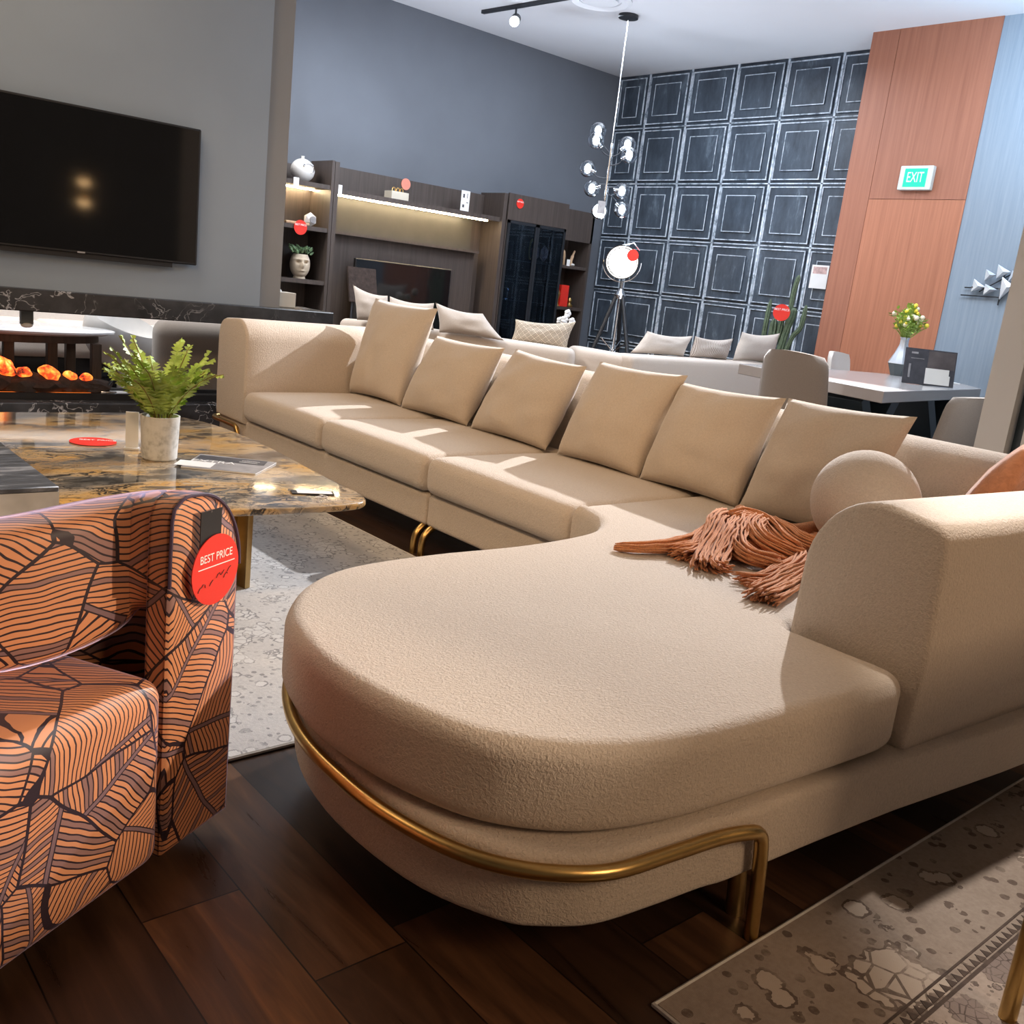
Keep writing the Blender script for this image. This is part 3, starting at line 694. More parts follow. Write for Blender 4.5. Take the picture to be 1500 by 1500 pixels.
def hood(c, axis, R, L, a0, a1, n=16, m=8, wall=.007):
    ax = Vector(axis).normalized(); s = Vector((-ax.y, ax.x, 0)); bm = B(); g = {}
    for w_ in (0, 1):
        for j in range(m+1):
            for i in range(n+1):
                a = a0+(a1-a0)*i/n; r_ = (R-w_*wall)*(1+.10*math.sin(3*a+j*.3))*(1-.35*j/m)
                g[(w_, j, i)] = bm.verts.new(Vector(c)+ax*(-L*j/m)+s*(r_*math.cos(a))+Vector((0, 0, max(-.03, r_*1.05*math.sin(a)))))
    for j in range(m):
        for i in range(n):
            bm.faces.new((g[(0, j, i)], g[(0, j, i+1)], g[(0, j+1, i+1)], g[(0, j+1, i)])); bm.faces.new((g[(1, j, i)], g[(1, j+1, i)], g[(1, j+1, i+1)], g[(1, j, i+1)]))
    for i in range(n):
        for j in (0, m): bm.faces.new((g[(0, j, i)], g[(0, j, i+1)], g[(1, j, i+1)], g[(1, j, i)]))
    return bm
def blanket_fold(c, sx, sy, h, seed, rz=0):
    bm = B(); n = 26; g = []
    for i in range(n+1):
        row = []
        for j in range(n+1):
            u, v = -1+2*i/n, -1+2*j/n; rr_ = max(abs(u), abs(v)); x, y = u*sx, v*sy
            f = (max(0, 1-u*u)*max(0, 1-v*v))**.5
            rid = .55+.45*math.sin(x*70+2.5*noise.noise(Vector((x*8, y*8, seed)))*2)
            row.append(bm.verts.new((x*(1+.1*noise.noise(Vector((u, v, seed)))), y*(1+.1*noise.noise(Vector((v, u, seed+3)))), .003+h*f*rid)))
        g.append(row)
    for i in range(n):
        for j in range(n): bm.faces.new((g[i][j], g[i+1][j], g[i+1][j+1], g[i][j+1]))
    bm.transform(Matrix.Translation((c[0], c[1], zb)) @ Matrix.Rotation(rz, 4, 'Z')); return bm
cloth = join(roll([(2.70, 1.90, .045), (2.773, 1.856, .04), (2.83, 1.75, .032), (3.03, 1.74, .03)], .026),
             roll([(2.80, 1.80, .022), (2.80, 1.69, .022), (2.90, 1.64, .024), (3.04, 1.62, .024)], .022),
             hood((2.74, 1.84, zb+.035), (-.72, -.69, 0), .052, .16, -.25, PI+.25),
             blanket_fold((2.56, 1.72), .17, .12, .05, 3, .5), blanket_fold((2.70, 1.62), .16, .10, .05, 8, 2.6), blanket_fold((2.46, 1.50), .12, .055, .030, 5, .4), blanket_fold((2.90, 1.66), .16, .10, .035, 6, 0))
obj('cloth', cloth, M['throw'], T, angle=180)
fb = B()
bundle(fb, [(2.60, 1.85, .035), (2.528, 1.83, .035), (2.387, 1.80, .026), (2.267, 1.785, .022), (2.17, 1.81, .018), (2.10, 1.87, .010)], (.034, .020), 34, flare=.7)
bundle(fb, [(2.58, 1.80, .05), (2.46, 1.77, .035), (2.33, 1.74, .022), (2.22, 1.735, .014)], (.030, .026), 24, flare=1.4)
bundle(fb, [(2.66, 1.88, .06), (2.52, 1.80, .075), (2.42, 1.735, .05), (2.30, 1.665, .020), (2.20, 1.585, .014)], (.040, .030), 36, flare=1.5)
bundle(fb, [(2.60, 1.80, .07), (2.47, 1.72, .065), (2.36, 1.655, .03), (2.27, 1.60, .012), (2.25, 1.555, .01)], (.032, .028), 26, flare=1.6)
bundle(fb, [(2.56, 1.83, .06), (2.44, 1.79, .04), (2.31, 1.72, .016), (2.22, 1.685, .010)], (.030, .030), 22, flare=1.6)
bundle(fb, [(2.70, 1.84, .08), (2.58, 1.76, .07), (2.45, 1.665, .045), (2.40, 1.58, .035), (2.43, 1.53, .03), (2.47, 1.50, .025)], (.034, .036), 34)
bundle(fb, [(2.60, 1.80, .08), (2.67, 1.80, .085), (2.69, 1.73, .075), (2.64, 1.62, .05), (2.64, 1.55, .035)], (.034, .032), 34)
bundle(fb, [(2.66, 1.74, .085), (2.58, 1.70, .075), (2.54, 1.62, .055), (2.56, 1.54, .04), (2.60, 1.50, .03)], (.032, .032), 30)
bundle(fb, [(2.76, 1.76, .07), (2.74, 1.68, .06), (2.72, 1.60, .05), (2.76, 1.54, .04)], (.030, .030), 26)
bundle(fb, [(2.56, 1.49, .035), (2.46, 1.445, .030), (2.34, 1.42, .022), (2.22, 1.39, .014), (2.11, 1.355, .010)], (.034, .030), 34, flare=1.5)
bundle(fb, [(2.54, 1.50, .03), (2.42, 1.48, .022), (2.30, 1.46, .014), (2.21, 1.485, .010)], (.024, .030), 22, flare=1.7)
bundle(fb, [(2.50, 1.44, .03), (2.38, 1.40, .02), (2.24, 1.36, .012), (2.12, 1.33, .008)], (.026, .028), 20, flare=1.5)
obj('fringe', fb, M['throw'], T, angle=180)
# ================================================================== RUGS
def rug(name, x0, x1, y0, y1, m, label, band=None):
    t = B(); bx(t, x0, x1, y0, y1, 0, .010, .004, 1)
    T = thing(name, label, 'rug', ((x0+x1)/2, (y0+y1)/2, 0))
    obj('rug_pile', t, m, T)
    e = B(); tube(e, [(x0, y0, .006), (x1, y0, .006), (x1, y1, .006), (x0, y1, .006), (x0, y0, .006)], .006, 6)
    obj('binding', e, M['fringe'], T); return T
rug('area_rug', -.9, 2.37, 1.975, 5.2, M['rug'], 'pale grey distressed floral rug under the coffee table')
T = rug('runner_rug', 1.22, 4.6, -1.4, .835, M['rug2'], 'taupe floral rug with dark zigzag border beside the chaise end')
z = B()
for y, w_ in ((.555, .010), (.395, .010)):
    n = 130
    for i in range(n):
        x = 1.26+i*(3.3/n); prism(z, [(x, y-w_), (x+.023, y-w_), (x+.012, y+w_*.9)], .0095, .0112)
    bx(z, 1.24, 4.58, y-w_-.012, y-w_-.004, .0095, .0110)
    bx(z, 1.24, 4.58, y+w_+.003, y+w_+.008, .0095, .0110)
obj('zigzag_border', z, plain('zigzag_brown', (.07, .05, .042), .95, 0, .3, 40), T, smooth=False)
obj('border_band', boxbm(1.24, 4.58, .412, .534, .0095, .0107), M['rugband'], T, smooth=False)

# ================================================================== LEAF-PRINT ARMCHAIR
ang = math.atan2(.484, .875); ro = Vector((.817, 1.72, 0)); rx = Vector((.875, .484, 0)); bk = Vector((-.484, .875, 0))
CX, CY = .55, .20
cc = ro-rx*CX+bk*CY
A = thing('armchair', 'barrel armchair in orange and purple banana leaf print fabric', 'armchair', (cc.x, cc.y, 0), ang)
# plan line (right, back) with top and underside heights of the padded band
half = [(-.103, .015, .760, .555), (-.104, .06, .757, .545), (-.118, .125, .745, .515), (-.175, .185, .728, .475), (-.29, .255, .705, .44), (-.42, .345, .685, .43), (-.55, .375, .68, .43)]
pl_ = half+[(-1.1-x, y, a, b) for x, y, a, b in half[-2::-1]]
ctr = [Vector((x, y, a)) for x, y, a, b in pl_]; bot = [Vector((x, y, b)) for x, y, a, b in pl_]
ctr = catmull(ctr, 6); bot = catmull(bot, 6)
def band_sweep(prof):
    """prof: function of (top, bottom) -> list of (outward offset, z)"""
    bm = B(); rings = []; n = len(ctr)
    for i in range(n):
        d = ctr[min(i+1, n-1)]-ctr[max(i-1, 0)]; o = Vector((d.y, -d.x)); o = -o.normalized() if False else Vector((d.y, -d.x)).normalized()
        rings.append([bm.verts.new((ctr[i].x+o.x*k+CX, ctr[i].y+o.y*k-CY, z)) for k, z in prof(ctr[i].z, bot[i].z)])
    m = len(rings[0])
    for a, b in zip(rings, rings[1:]):
        for k in range(m): bm.faces.new((a[k], a[(k+1) % m], b[(k+1) % m], b[k]))
    bm.faces.new(rings[0][::-1]); bm.faces.new(rings[-1]); return bm
def pband(t, b):
    p = [(.095, b), (.095, t-.11)]
    p += [(.095-.085*(1-math.cos(PI/2*i/6)), t-.11+.105*math.sin(PI/2*i/6)) for i in range(1, 7)]
    p += [(-.03, t+.003), (-.065, t-.003)]
    p += [(-.065-.03*math.sin(PI/2*i/4), t-.003-.03*(1-math.cos(PI/2*i/4))) for i in range(1, 5)]
    return p+[(-.098, b+.06), (-.095, b+.02), (-.075, b)]
obj('backrest', band_sweep(pband), M['leafprint'], A, local=True, angle=50)
obj('shell', band_sweep(lambda t, b: [(.092, .05), (.092, b+.03), (.03, b+.03), (.03, .05)]), M['leafprint'], A, local=True, angle=50)
pp = [(0, .05), (.002, .35), (0, .60)]+[(-.135*(1-math.cos(PI/2*i/8)), .60+.163*math.sin(PI/2*i/8)) for i in range(1, 9)]+[(-.165, .764), (-.19, .752), (-.203, .725), (-.205, .60), (-.205, .05)]
for s, nm in ((1, 'right'), (-1, 'left')):
    prof = [(x+CX if s > 0 else -x-CX, z) for x, z in pp]
    obj('arm_panel', sweep_prof(B(), prof, (0, -.014-CY, 0), (0, .045-CY, 0), (1, 0, 0), .012), M['leafprint'], A, local=True, angle=60)
    pf = catmull([(x, -.012-CY, z) for x, z in prof[2:-1]], 2)
    obj('piping', tubebm([Vector(q) for q in pf], .0035, 6), M['purple_piping'], A, local=True)
seat = B(); sbox(seat, (0, .13-CY, .24), (CX-.208, .15, .19), .04, 16, .010)
obj('seat', seat, M['leafprint'], A, local=True, angle=60)
obj('plinth', lathebm([(0, 0), (.30, 0), (.30, .052), (0, .052)], (0, 0, 0), 40, Matrix.Diagonal((1.4, .5, 1, 1))), M['black'], A, local=True)
# its hang tag
tc = Vector((.730, 1.634, .700)); nx = Vector((.484, -.875, 0)).normalized(); tx = Vector((.875, .484, 0)).normalized()
fx = tx; T = thing('price_tag', 'red round best price tag on black strip hanging from leaf print armchair', 'price tag', tuple(tc))
off = nx*.045; Mx = frame_m(tc-nx*.003, fx, (0, 0, 1))
obj('tag_strip', lboxbm(Mx, -.030, .030, -.045, .035, -.001, .001), M['black'], T, smooth=False)
dc = Vector((.743, 1.641, .617)); Md = frame_m(dc, tx, (0, 0, 1))
obj('tag_disc', discbm(Md, .069, .002), M['red'], T)
tx_ = obj('printed_text', text_bm('BEST PRICE', .0225, Md @ Matrix.Translation((0, .026, .0014)), .0003, sx=.86), M['redwhite'], T, smooth=False)
obj('printed_line', lboxbm(Md, -.052, .056, .0075, .0092, .001, .0016), M['redwhite'], T, smooth=False)
sc_ = B()
for x, y, a in ((-.045, -.030, .5), (-.036, -.026, -.3), (-.012, -.024, .9), (.008, -.014, 0), (.022, -.010, 1.2), (.030, -.018, .2), (.040, -.008, .7)):
    tube(sc_, [Md @ Vector((x+.006*math.cos(a+k), y+.005*math.sin(a*2+k*1.3), .0016)) for k in range(4)], .0009, 5)
obj('handwriting', sc_, M['marker'], T)
obj('tag_eyelet', discbm(frame_m(tc+Vector((0, 0, .032))-nx*.0025, fx, (0, 0, 1)), .0022, .001, 12), M['redwhite'], T)

# ================================================================== COFFEE TABLE
def rrect(x0, x1, y0, y1, rs, k=10):
    out = []
    for (cx, cy, a0), r in zip(((x1, y0, -PI/2), (x1, y1, 0), (x0, y1, PI/2), (x0, y0, PI)), rs):
        ux = cx-r if cx == x1 else cx+r; uy = cy-r if cy == y0+99 else None
        uy = cy+r if cy == y0 else cy-r
        for i in range(k+1):
            a = a0+PI/2*i/k; out.append((ux+r*math.cos(a), uy+r*math.sin(a)))
    return out
C = thing('coffee_table', 'black and gold marble coffee table with brass slab legs', 'coffee table', (1.25, 3.7, 0))
tp = [tuple(p) for p in catmull([(1.30, 2.80), (1.56, 2.77), (1.74, 2.768), (1.825, 2.81), (1.862, 2.92), (1.868, 3.05), (1.885, 3.3), (1.925, 3.75), (1.93, 4.05), (1.905, 4.32), (1.82, 4.52), (1.64, 4.62), (1.3, 4.64), (.9, 4.63), (.55, 4.55), (.33, 4.3), (.27, 3.8), (.30, 3.3), (.45, 2.95), (.8, 2.84)], 5, True)]
obj('tabletop', soft_slab(B(), tp, .376, .40, .009, 0, 4), M['goldmarble'], C, angle=40)
for (x, y, a) in ((1.47, 3.16, .25), (1.42, 4.25, -.5), (.62, 3.7, 1.4)):
    Mx = Matrix.Translation((x, y, .19)) @ Matrix.Rotation(a, 4, 'Z')
    l = obj('leg', lboxbm(Mx, -.055, .055, -.012, .012, -.179, .187, .003), M['brass'], C)
    obj('leg_fin', lboxbm(Mx, .030, .054, -.075, -.0125, -.179, .187, .003), M['brass_dark'], l)
# stone block standing on it, left
o = thing('stone_riser', 'dark streaked stone slab with pale front edge at the left of the coffee table', 'stone block', (.5, 3.1, .40))
obj('slab_top', boxbm(.25, .797, 2.815, 3.55, .485, .501, .003, 1), M['stonetop'], o)
obj('slab_body', boxbm(.25, .797, 2.815, 3.55, .401, .485), M['stoneside'], o, smooth=False)
# fern
P = thing('potted_fern', 'small green fern in a rough white concrete pot on the coffee table', 'plant', (1.378, 3.588, .40))
pc = (1.378, 3.588, .401)
obj('pot', lathebm([(0, 0), (.061, 0), (.065, .006), (.072, .165), (.0725, .168), (.066, .168), (.063, .15), (0, .15)], pc, 40), M['concrete'], P, angle=30)
obj('soil', lathebm([(0, .155), (.063, .152)], pc, 24), M['soil'], P)
rf = random.Random(11)
def frond(base, azim, L, bend, wmax, seed, tilt0):
    bm = B(); n = 22; d = Vector((math.cos(azim), math.sin(azim), 0)); pts = []
    p = Vector(base); el = tilt0
    for i in range(n+1):
        pts.append(p.copy()); p = p+(d*math.cos(el)+Vector((0, 0, math.sin(el))))*(L/n); el -= bend/n
    sd = Vector((-d.y, d.x, 0))
    for i in range(1, n):
        t = i/n; tan = (pts[i+1]-pts[i-1]).normalized(); up = sd.cross(tan)
        wv = wmax*min(1, t*3.2)*(1-t)**.55+.006
        if t < .12: continue
        for s in (1, -1):
            a = pts[i]; tip = a+sd*s*wv+tan*wv*.42+up*(.012*math.sin(seed+i))-Vector((0, 0, wv*.12))
            b1 = a+tan*(L/n*.62); b0 = a-tan*(L/n*.30)
            m1 = a.lerp(tip, .55)+tan*(L/n*.55); m0 = a.lerp(tip, .55)-tan*(L/n*.45)
            bm.faces.new([bm.verts.new(q) for q in ((b0, m0, tip, m1, b1) if s > 0 else (b1, m1, tip, m0, b0))])
    return bm, pts
for i in range(42):
    az = 2*PI*i*.382+rf.uniform(-.25, .25); inner = i % 3 == 0
    L = rf.uniform(.24, .33) if not inner else rf.uniform(.26, .35)
    b0 = (pc[0]+.03*math.cos(az), pc[1]+.03*math.sin(az), pc[2]+.15)
    fbm, pts = frond(b0, az, L, rf.uniform(.35, .95), rf.uniform(.036, .052), i, rf.uniform(1.05, 1.3) if not inner else rf.uniform(1.25, 1.5))
    f = obj('frond', fbm, M['leaf'], P, smooth=False)
    obj('rachis', tubebm(pts, [.0022]*(len(pts)-1)+[.0008], 5), M['stem'] if i % 2 else M['leaf'], f)
# sign holder behind the pot
o = thing('sign_holder', 'narrow white card in a clear stand beside the fern pot', 'sign', (1.335, 3.77, .40))
Mx = frame_m((1.335, 3.77, .401), (.90, -.42, 0), (0, 0, 1))
obj('card', lboxbm(Mx, -.022, .026, .008, .15, -.002, .002), M['white'], o, smooth=False)
obj('foot', lboxbm(Mx, -.026, .030, 0, .008, -.02, .02), M['acrylic'], o, smooth=False)
# red disc lying on the table
o = thing('price_disc', 'round red price card lying flat on the coffee table', 'price tag', (1.24, 3.93, .40))
Mx = frame_m((1.24, 3.93, .4025), (.93, -.36, 0), (.36, .93, 0))
obj('card', discbm(Mx, .088, .0015), M['red'], o)
obj('printed_text', text_bm('BEST PRICE', .028, Mx @ Matrix.Translation((.015, .030, .001)), .0003), M['redwhite'], o, smooth=False)
# brochure
o = thing('brochure', 'dark grey furniture brochure lying beside the fern pot', 'brochure', (1.60, 3.62, .40))
q = [(1.395, 3.42), (1.615, 3.255), (1.79, 3.43), (1.56, 3.63)]
obj('pages', prismbm(ccw(q), .4008, .405), M['white'], o, smooth=False)
q2 = [(q[0][0]*.995+q[2][0]*.005, q[0][1]), q[1], q[2], q[3]]
cv = obj('cover', prismbm(ccw(q), .405, .4056), M['grey_print'], o, smooth=False)
Mx = frame_m((1.575, 3.44, .4057), (.80, -.60, 0), (.60, .80, 0))
obj('cover_photo', lboxbm(Mx, -.165, -.03, -.10, -.005, 0, .0003), M['white'], cv, smooth=False)
obj('cover_band', lboxbm(Mx, -.12, .145, .03, .12, 0, .0003), M['dark_print'], cv, smooth=False)
obj('cover_title', text_bm('EXTRA', .055, Mx @ Matrix.Translation((-.045, .012, .0006)), .0003), M['white'], cv, smooth=False)
obj('cover_lines', join(text_bm('collection', .018, Mx @ Matrix.Translation((.085, .085, .0006)), .0003), lboxbm(Mx, .045, .115, .055, .060, 0, .0006)), M['white'], cv, smooth=False)
# black tag with white label at the tip
o = thing('swing_tag', 'black swing tag with white label near the tip of the coffee table', 'tag', (1.70, 2.93, .40))
Mx = frame_m((1.685, 2.945, .4012), (.93, -.36, 0), (.36, .93, 0))
obj('card', lboxbm(Mx, -.075, .075, -.028, .028, 0, .003), M['black'], o, smooth=False)
obj('label', lboxbm(Mx, -.055, .068, -.022, .022, .003, .0036), M['white'], o, smooth=False)
obj('string', tubebm(catmull([Mx @ Vector(p) for p in ((.02, -.026, .002), (.045, -.06, .002), (0, -.075, .002), (.03, -.045, .003))], 5), .0012, 6), M['white'], o)
# brass post of a side table at the right edge
o = thing('brass_side_table', 'brass side table leg rising at the bottom right corner', 'side table', (1.72, .43, 0))
for p in ((1.752, .447), (2.55, .42), (1.80, -.25), (2.55, -.25)): obj('leg', tubebm([(*p, .0115), (*p, .72)], .016, 14), M['brass'], o)
obj('tabletop', boxbm(1.73, 2.6, -.3, .468, .72, .74, .004), M['tableleg'], o, smooth=False)
# ================================================================== FIREPLACE AND TV
F = thing('fireplace', 'long see-through fireplace of black veined marble with glowing coals', 'fireplace', (1.8, 6.5, 0))
obj('mantel', boxbm(-1, 3.61, 6.17, 6.66, .732, .862, .006, 1), M['blackmarble'], F, smooth=False)
obj('hearth', boxbm(-1, 3.05, 6.20, 6.66, 0, .185, .006, 1), M['blackmarble'], F, smooth=False)
tr = obj('burner_tray', join(boxbm(.3, 2.95, 6.34, 6.37, .186, .225), boxbm(.3, 2.95, 6.59, 6.62, .186, .225), boxbm(.3, 2.95, 6.37, 6.59, .186, .20)), M['black'], F, smooth=False)
obj('tray_plate', boxbm(2.02, 2.62, 6.39, 6.58, .2005, .210), M['whitetop'], tr, smooth=False)
bm = B(); re_ = random.Random(5)
for i in range(26):
    x = re_.uniform(.8, 2.05); s = re_.uniform(.05, .10); y = re_.uniform(6.44, 6.54)
    t = B(); bmesh.ops.create_icosphere(t, subdivisions=2, radius=s)
    for v in t.verts: v.co *= 1+.35*noise.noise(v.co*18+Vector((i, 0, 0)))
    t.transform(Matrix.Translation((x, y, .225+s*.3)) @ Matrix.Diagonal((1.4, .9, .55, 1)))
    bm = join(bm, t)
obj('coal_bed', bm, M['coal'], F, angle=30)
for (x, y, z, s, a) in ((1.50, 6.46, .37, .075, .6), (1.62, 6.47, .335, .055, 2), (1.76, 6.45, .335, .060, .2), (1.90, 6.47, .315, .05, 1), (1.40, 6.50, .33, .07, 0), (1.98, 6.46, .30, .045, 2), (1.25, 6.52, .36, .07, .4)):
    t = B(); bmesh.ops.create_icosphere(t, subdivisions=3, radius=s)
    for v in t.verts: v.co *= 1+.45*noise.noise(v.co*16+Vector((x*9, a, 0)))
    t.transform(Matrix.Translation((x, y, z)) @ Matrix.Rotation(a, 4, 'Z') @ Matrix.Rotation(.4, 4, 'Y') @ Matrix.Diagonal((1.1, .8, .72, 1)))
    obj('ember', t, M['ember'], F, angle=30)
for (x, s) in ((1.45, .09), (1.65, .085), (1.85, .075), (1.28, .09)):
    t = B(); bmesh.ops.create_icosphere(t, subdivisions=2, radius=s)
    for v in t.verts: v.co *= 1+.3*noise.noise(v.co*15+Vector((x*7, 0, 0)))
    t.transform(Matrix.Translation((x, 6.47, .27)) @ Matrix.Diagonal((1.5, .8, .8, 1))); obj('log', t, M['coal'], F, angle=30)
obj('flame_strip', boxbm(1.0, 2.0, 6.385, 6.40, .204, .222), M['flamebar'], F, smooth=False)
obj('gas_hose', tubebm(catmull([(2.12, 6.42, .212), (2.12, 6.43, .27), (2.20, 6.47, .325), (2.30, 6.47, .29), (2.42, 6.43, .214)], 5), .007, 8), M['black_metal'], F)
obj('valve', join(boxbm(2.06, 2.16, 6.385, 6.41, .21, .235, .004), boxbm(2.22, 2.40, 6.385, 6.41, .20, .22, .004)), M['chrome'], F)
br = obj('bracket', boxbm(1.565, 1.635, 6.30, 6.33, .645, .732), M['leather'], F, smooth=False)
sphere(t := B(), (1.60, 6.31, .640), (.035, .02, .016), 8); obj('bracket_lamp', t, M['ceramic'], br)
T = thing('television', 'large black flat television mounted on the grey fireplace wall', 'television', (1.85, 6.2, 1.1))
obj('bezel', boxbm(1.08, 2.585, 6.185, 6.225, 1.093, 1.925, .006, 1), M['black'], T, smooth=False)
obj('screen', boxbm(1.094, 2.572, 6.1835, 6.186, 1.108, 1.913), M['screen'], T, smooth=False)
obj('mount', boxbm(1.25, 2.40, 6.225, 6.25, 1.10, 1.7), M['black'], T, smooth=False)
obj('lower_housing', boxbm(1.2, 2.43, 6.20, 6.249, 1.065, 1.16), M['black'], T, smooth=False)
obj('logo', lboxbm(frame_m((1.87, 6.183, 1.100), (1, 0, 0), (0, 0, 1)), -.022, .022, -.0045, .0045, -.0005, .0008), M['grey_print'], T, smooth=False)
o = thing('tissue_box', 'cream box with tissue resting on the end of the black mantel', 'box', (3.35, 6.44, .862))
obj('box', boxbm(3.20, 3.405, 6.37, 6.50, .863, .968, .004), M['box'], o, smooth=False)
sphere(t := B(), (3.27, 6.43, .972), (.05, .03, .022), 8); obj('tissue', t, M['white'], o)

# beyond the fireplace opening
o = thing('oval_side_table', 'oval white topped table with dark wooden legs seen through the fireplace', 'table', (1.75, 7.35, 0))
obj('tabletop', lathebm([(0, .525), (.62, .525), (.66, .54), (.66, .552), (.64, .556), (0, .556)], (0, 0, 0), 60, Matrix.Translation((1.68, 7.2, 0)) @ Matrix.Diagonal((1.1, .55, 1, 1))), M['whitetop'], o)
obj('apron', lathebm([(0, .47), (.56, .47), (.56, .525), (0, .525)], (0, 0, 0), 48, Matrix.Translation((1.68, 7.2, 0)) @ Matrix.Diagonal((1.1, .5, 1, 1))), M['tableleg'], o)
for x, y in ((1.93, 7.0), (2.22, 7.0), (1.55, 7.42), (2.16, 7.38), (1.66, 7.0)): obj('leg', boxbm(x-.032, x+.032, y-.03, y+.03, 0, .475, .004), M['tableleg'], o, smooth=False)
o = thing('grey_armchair', 'rounded taupe tub chair behind the fireplace beside the cream sofa arm', 'armchair', (3.05, 7.0, 0))
ot = [(2.60, 6.90), (2.66, 6.78), (2.85, 6.71), (3.35, 6.71), (3.48, 6.78), (3.52, 6.9), (3.48, 7.15), (3.35, 7.28), (2.9, 7.28), (2.68, 7.15)]
obj('tub_shell', soft_slab(B(), [tuple(p) for p in catmull(ot, 4, True)], .10, .69, .12, .01), M['taupe'], o, angle=80)
obj('seat', sbox(B(), (3.25, 7.42, .33), (.24, .13, .10), .05), M['taupe'], o, angle=80)
for p in ((2.85, 6.85), (3.35, 6.85), (2.85, 7.15), (3.35, 7.15)): obj('leg', tubebm([(*p, 0), (*p, .12)], .02), M['black_metal'], o)
o = thing('white_shell_chair', 'white shell chair partly hidden behind the potted fern', 'chair', (2.62, 7.66, 0))
sh = B()
for i in range(1): sphere(sh, (2.62, 7.66, .52), (.28, .28, .30), 14)
bmesh.ops.bisect_plane(sh, geom=sh.verts[:]+sh.edges[:]+sh.faces[:], plane_co=(2.62, 7.66, .60), plane_no=(.25, -.3, 1), clear_outer=True)
obj('shell', sh, M['ceramic'], o); obj('pedestal', lathebm([(0, 0), (.2, 0), (.19, .02), (.03, .04), (.03, .24), (0, .24)], (2.62, 7.66, 0)), M['ceramic'], o)
o = thing('low_cream_sofa', 'low cream sofa behind the white oval table seen through the fireplace', 'sofa', (1.6, 8.3, 0))
obj('base', boxbm(.2, 4.2, 8.02, 8.6, .10, .26, .02), M['black'], o)
obj('seat_cushion', sbox(B(), (1.2, 8.24, .38), (1.0, .28, .13), .06), M['backsofa'], o, angle=80)
obj('seat_cushion', sbox(B(), (3.2, 8.24, .38), (1.0, .28, .13), .06), M['backsofa'], o, angle=80)
obj('backrest', sbox(B(), (2.2, 8.62, .55), (2.0, .14, .28), .08), M['white_uph'], o, angle=80)
for p in ((.4, 8.1), (4.0, 8.1), (.4, 8.5), (4.0, 8.5)): obj('leg', boxbm(p[0]-.03, p[0]+.03, p[1]-.03, p[1]+.03, 0, .10), M['black'], o, smooth=False)

# ================================================================== WALL UNITS
K = thing('shelf_tower', 'narrow dark wood shelf tower at the left end of the wall unit', 'shelf unit', (4.6, 8.7, 0))
obj('side_panel', boxbm(4.32, 4.375, 8.50, 8.92, 0, 2.16), M['cab'], K, smooth=False); obj('side_panel', boxbm(4.845, 4.875, 8.50, 8.92, 0, 2.16), M['cab'], K, smooth=False)
obj('back_panel', boxbm(4.375, 4.845, 8.89, 8.92, 0, 2.10), M['cab'], K, smooth=False)
for z in (.05, .55, 1.03, 1.53, 1.93): obj('shelf', boxbm(4.375, 4.845, 8.51, 8.89, z-.04, z), M['cab'], K, smooth=False)
obj('led_strip', boxbm(4.39, 4.835, 8.80, 8.83, 1.878, 1.89), M['ledwarm'], K, smooth=False)
K = thing('media_unit', 'wide dark wood media wall with glowing strip under its top shelf', 'cabinet', (5.95, 8.7, 0))
obj('side_panel', boxbm(4.88, 4.925, 8.50, 8.92, 0, 2.155), M['cab'], K, smooth=False); obj('side_panel', boxbm(7.0, 7.05, 8.50, 8.92, 0, 2.175), M['cab'], K, smooth=False)
obj('back_panel', boxbm(4.925, 7.0, 8.86, 8.92, 0, 2.15), M['cab'], K, smooth=False)
obj('lower_panel', boxbm(4.925, 6.85, 8.74, 8.86, .40, 1.50), M['cab'], K, smooth=False)
obj('smoked_panel', boxbm(4.925, 6.85, 8.84, 8.86, 1.525, 1.86), M['cabgrey'], K, smooth=False)
obj('ledge', boxbm(4.925, 6.85, 8.66, 8.86, 1.50, 1.525), M['cab'], K, smooth=False)
obj('top_shelf', boxbm(4.925, 7.0, 8.54, 8.86, 1.868, 1.915), M['cab'], K, smooth=False)
obj('led_strip', boxbm(4.94, 6.86, 8.58, 8.61, 1.852, 1.868), M['ledwarm'], K, smooth=False)
obj('base_cabinet', boxbm(4.925, 7.0, 8.45, 8.86, .05, .40, .004), M['cab'], K, smooth=False)
K = thing('display_cabinet', 'dark display cabinet with two glass doors and open shelves at right', 'cabinet', (7.75, 8.7, 0))
for a, b in ((7.06, 7.09), (7.945, 7.975), (8.40, 8.43)): obj('side_panel', boxbm(a, b, 8.50, 8.92, 0, 2.15 if a < 8 else 2.12), M['cab'], K, smooth=False)
obj('back_panel', boxbm(7.09, 8.40, 8.88, 8.92, 0, 2.12), M['cab'], K, smooth=False)
obj('fascia', boxbm(7.06, 7.975, 8.485, 8.51, 1.905, 2.185), M['cab'], K, smooth=False)
obj('fascia', boxbm(7.975, 8.43, 8.50, 8.52, 1.79, 2.14), M['cab'], K, smooth=False)
for z in (.30, .80, 1.03, 1.51):
    obj('shelf', boxbm(7.09, 7.945, 8.56, 8.88, z-.025, z), M['cab'], K, smooth=False)
for z in (.30, 1.02, 1.505): obj('shelf', boxbm(7.975, 8.40, 8.51, 8.88, z-.035, z), M['cab'], K, smooth=False)
obj('base_drawer', boxbm(7.09, 8.40, 8.49, 8.88, .04, .28, .004), M['cab'], K, smooth=False)
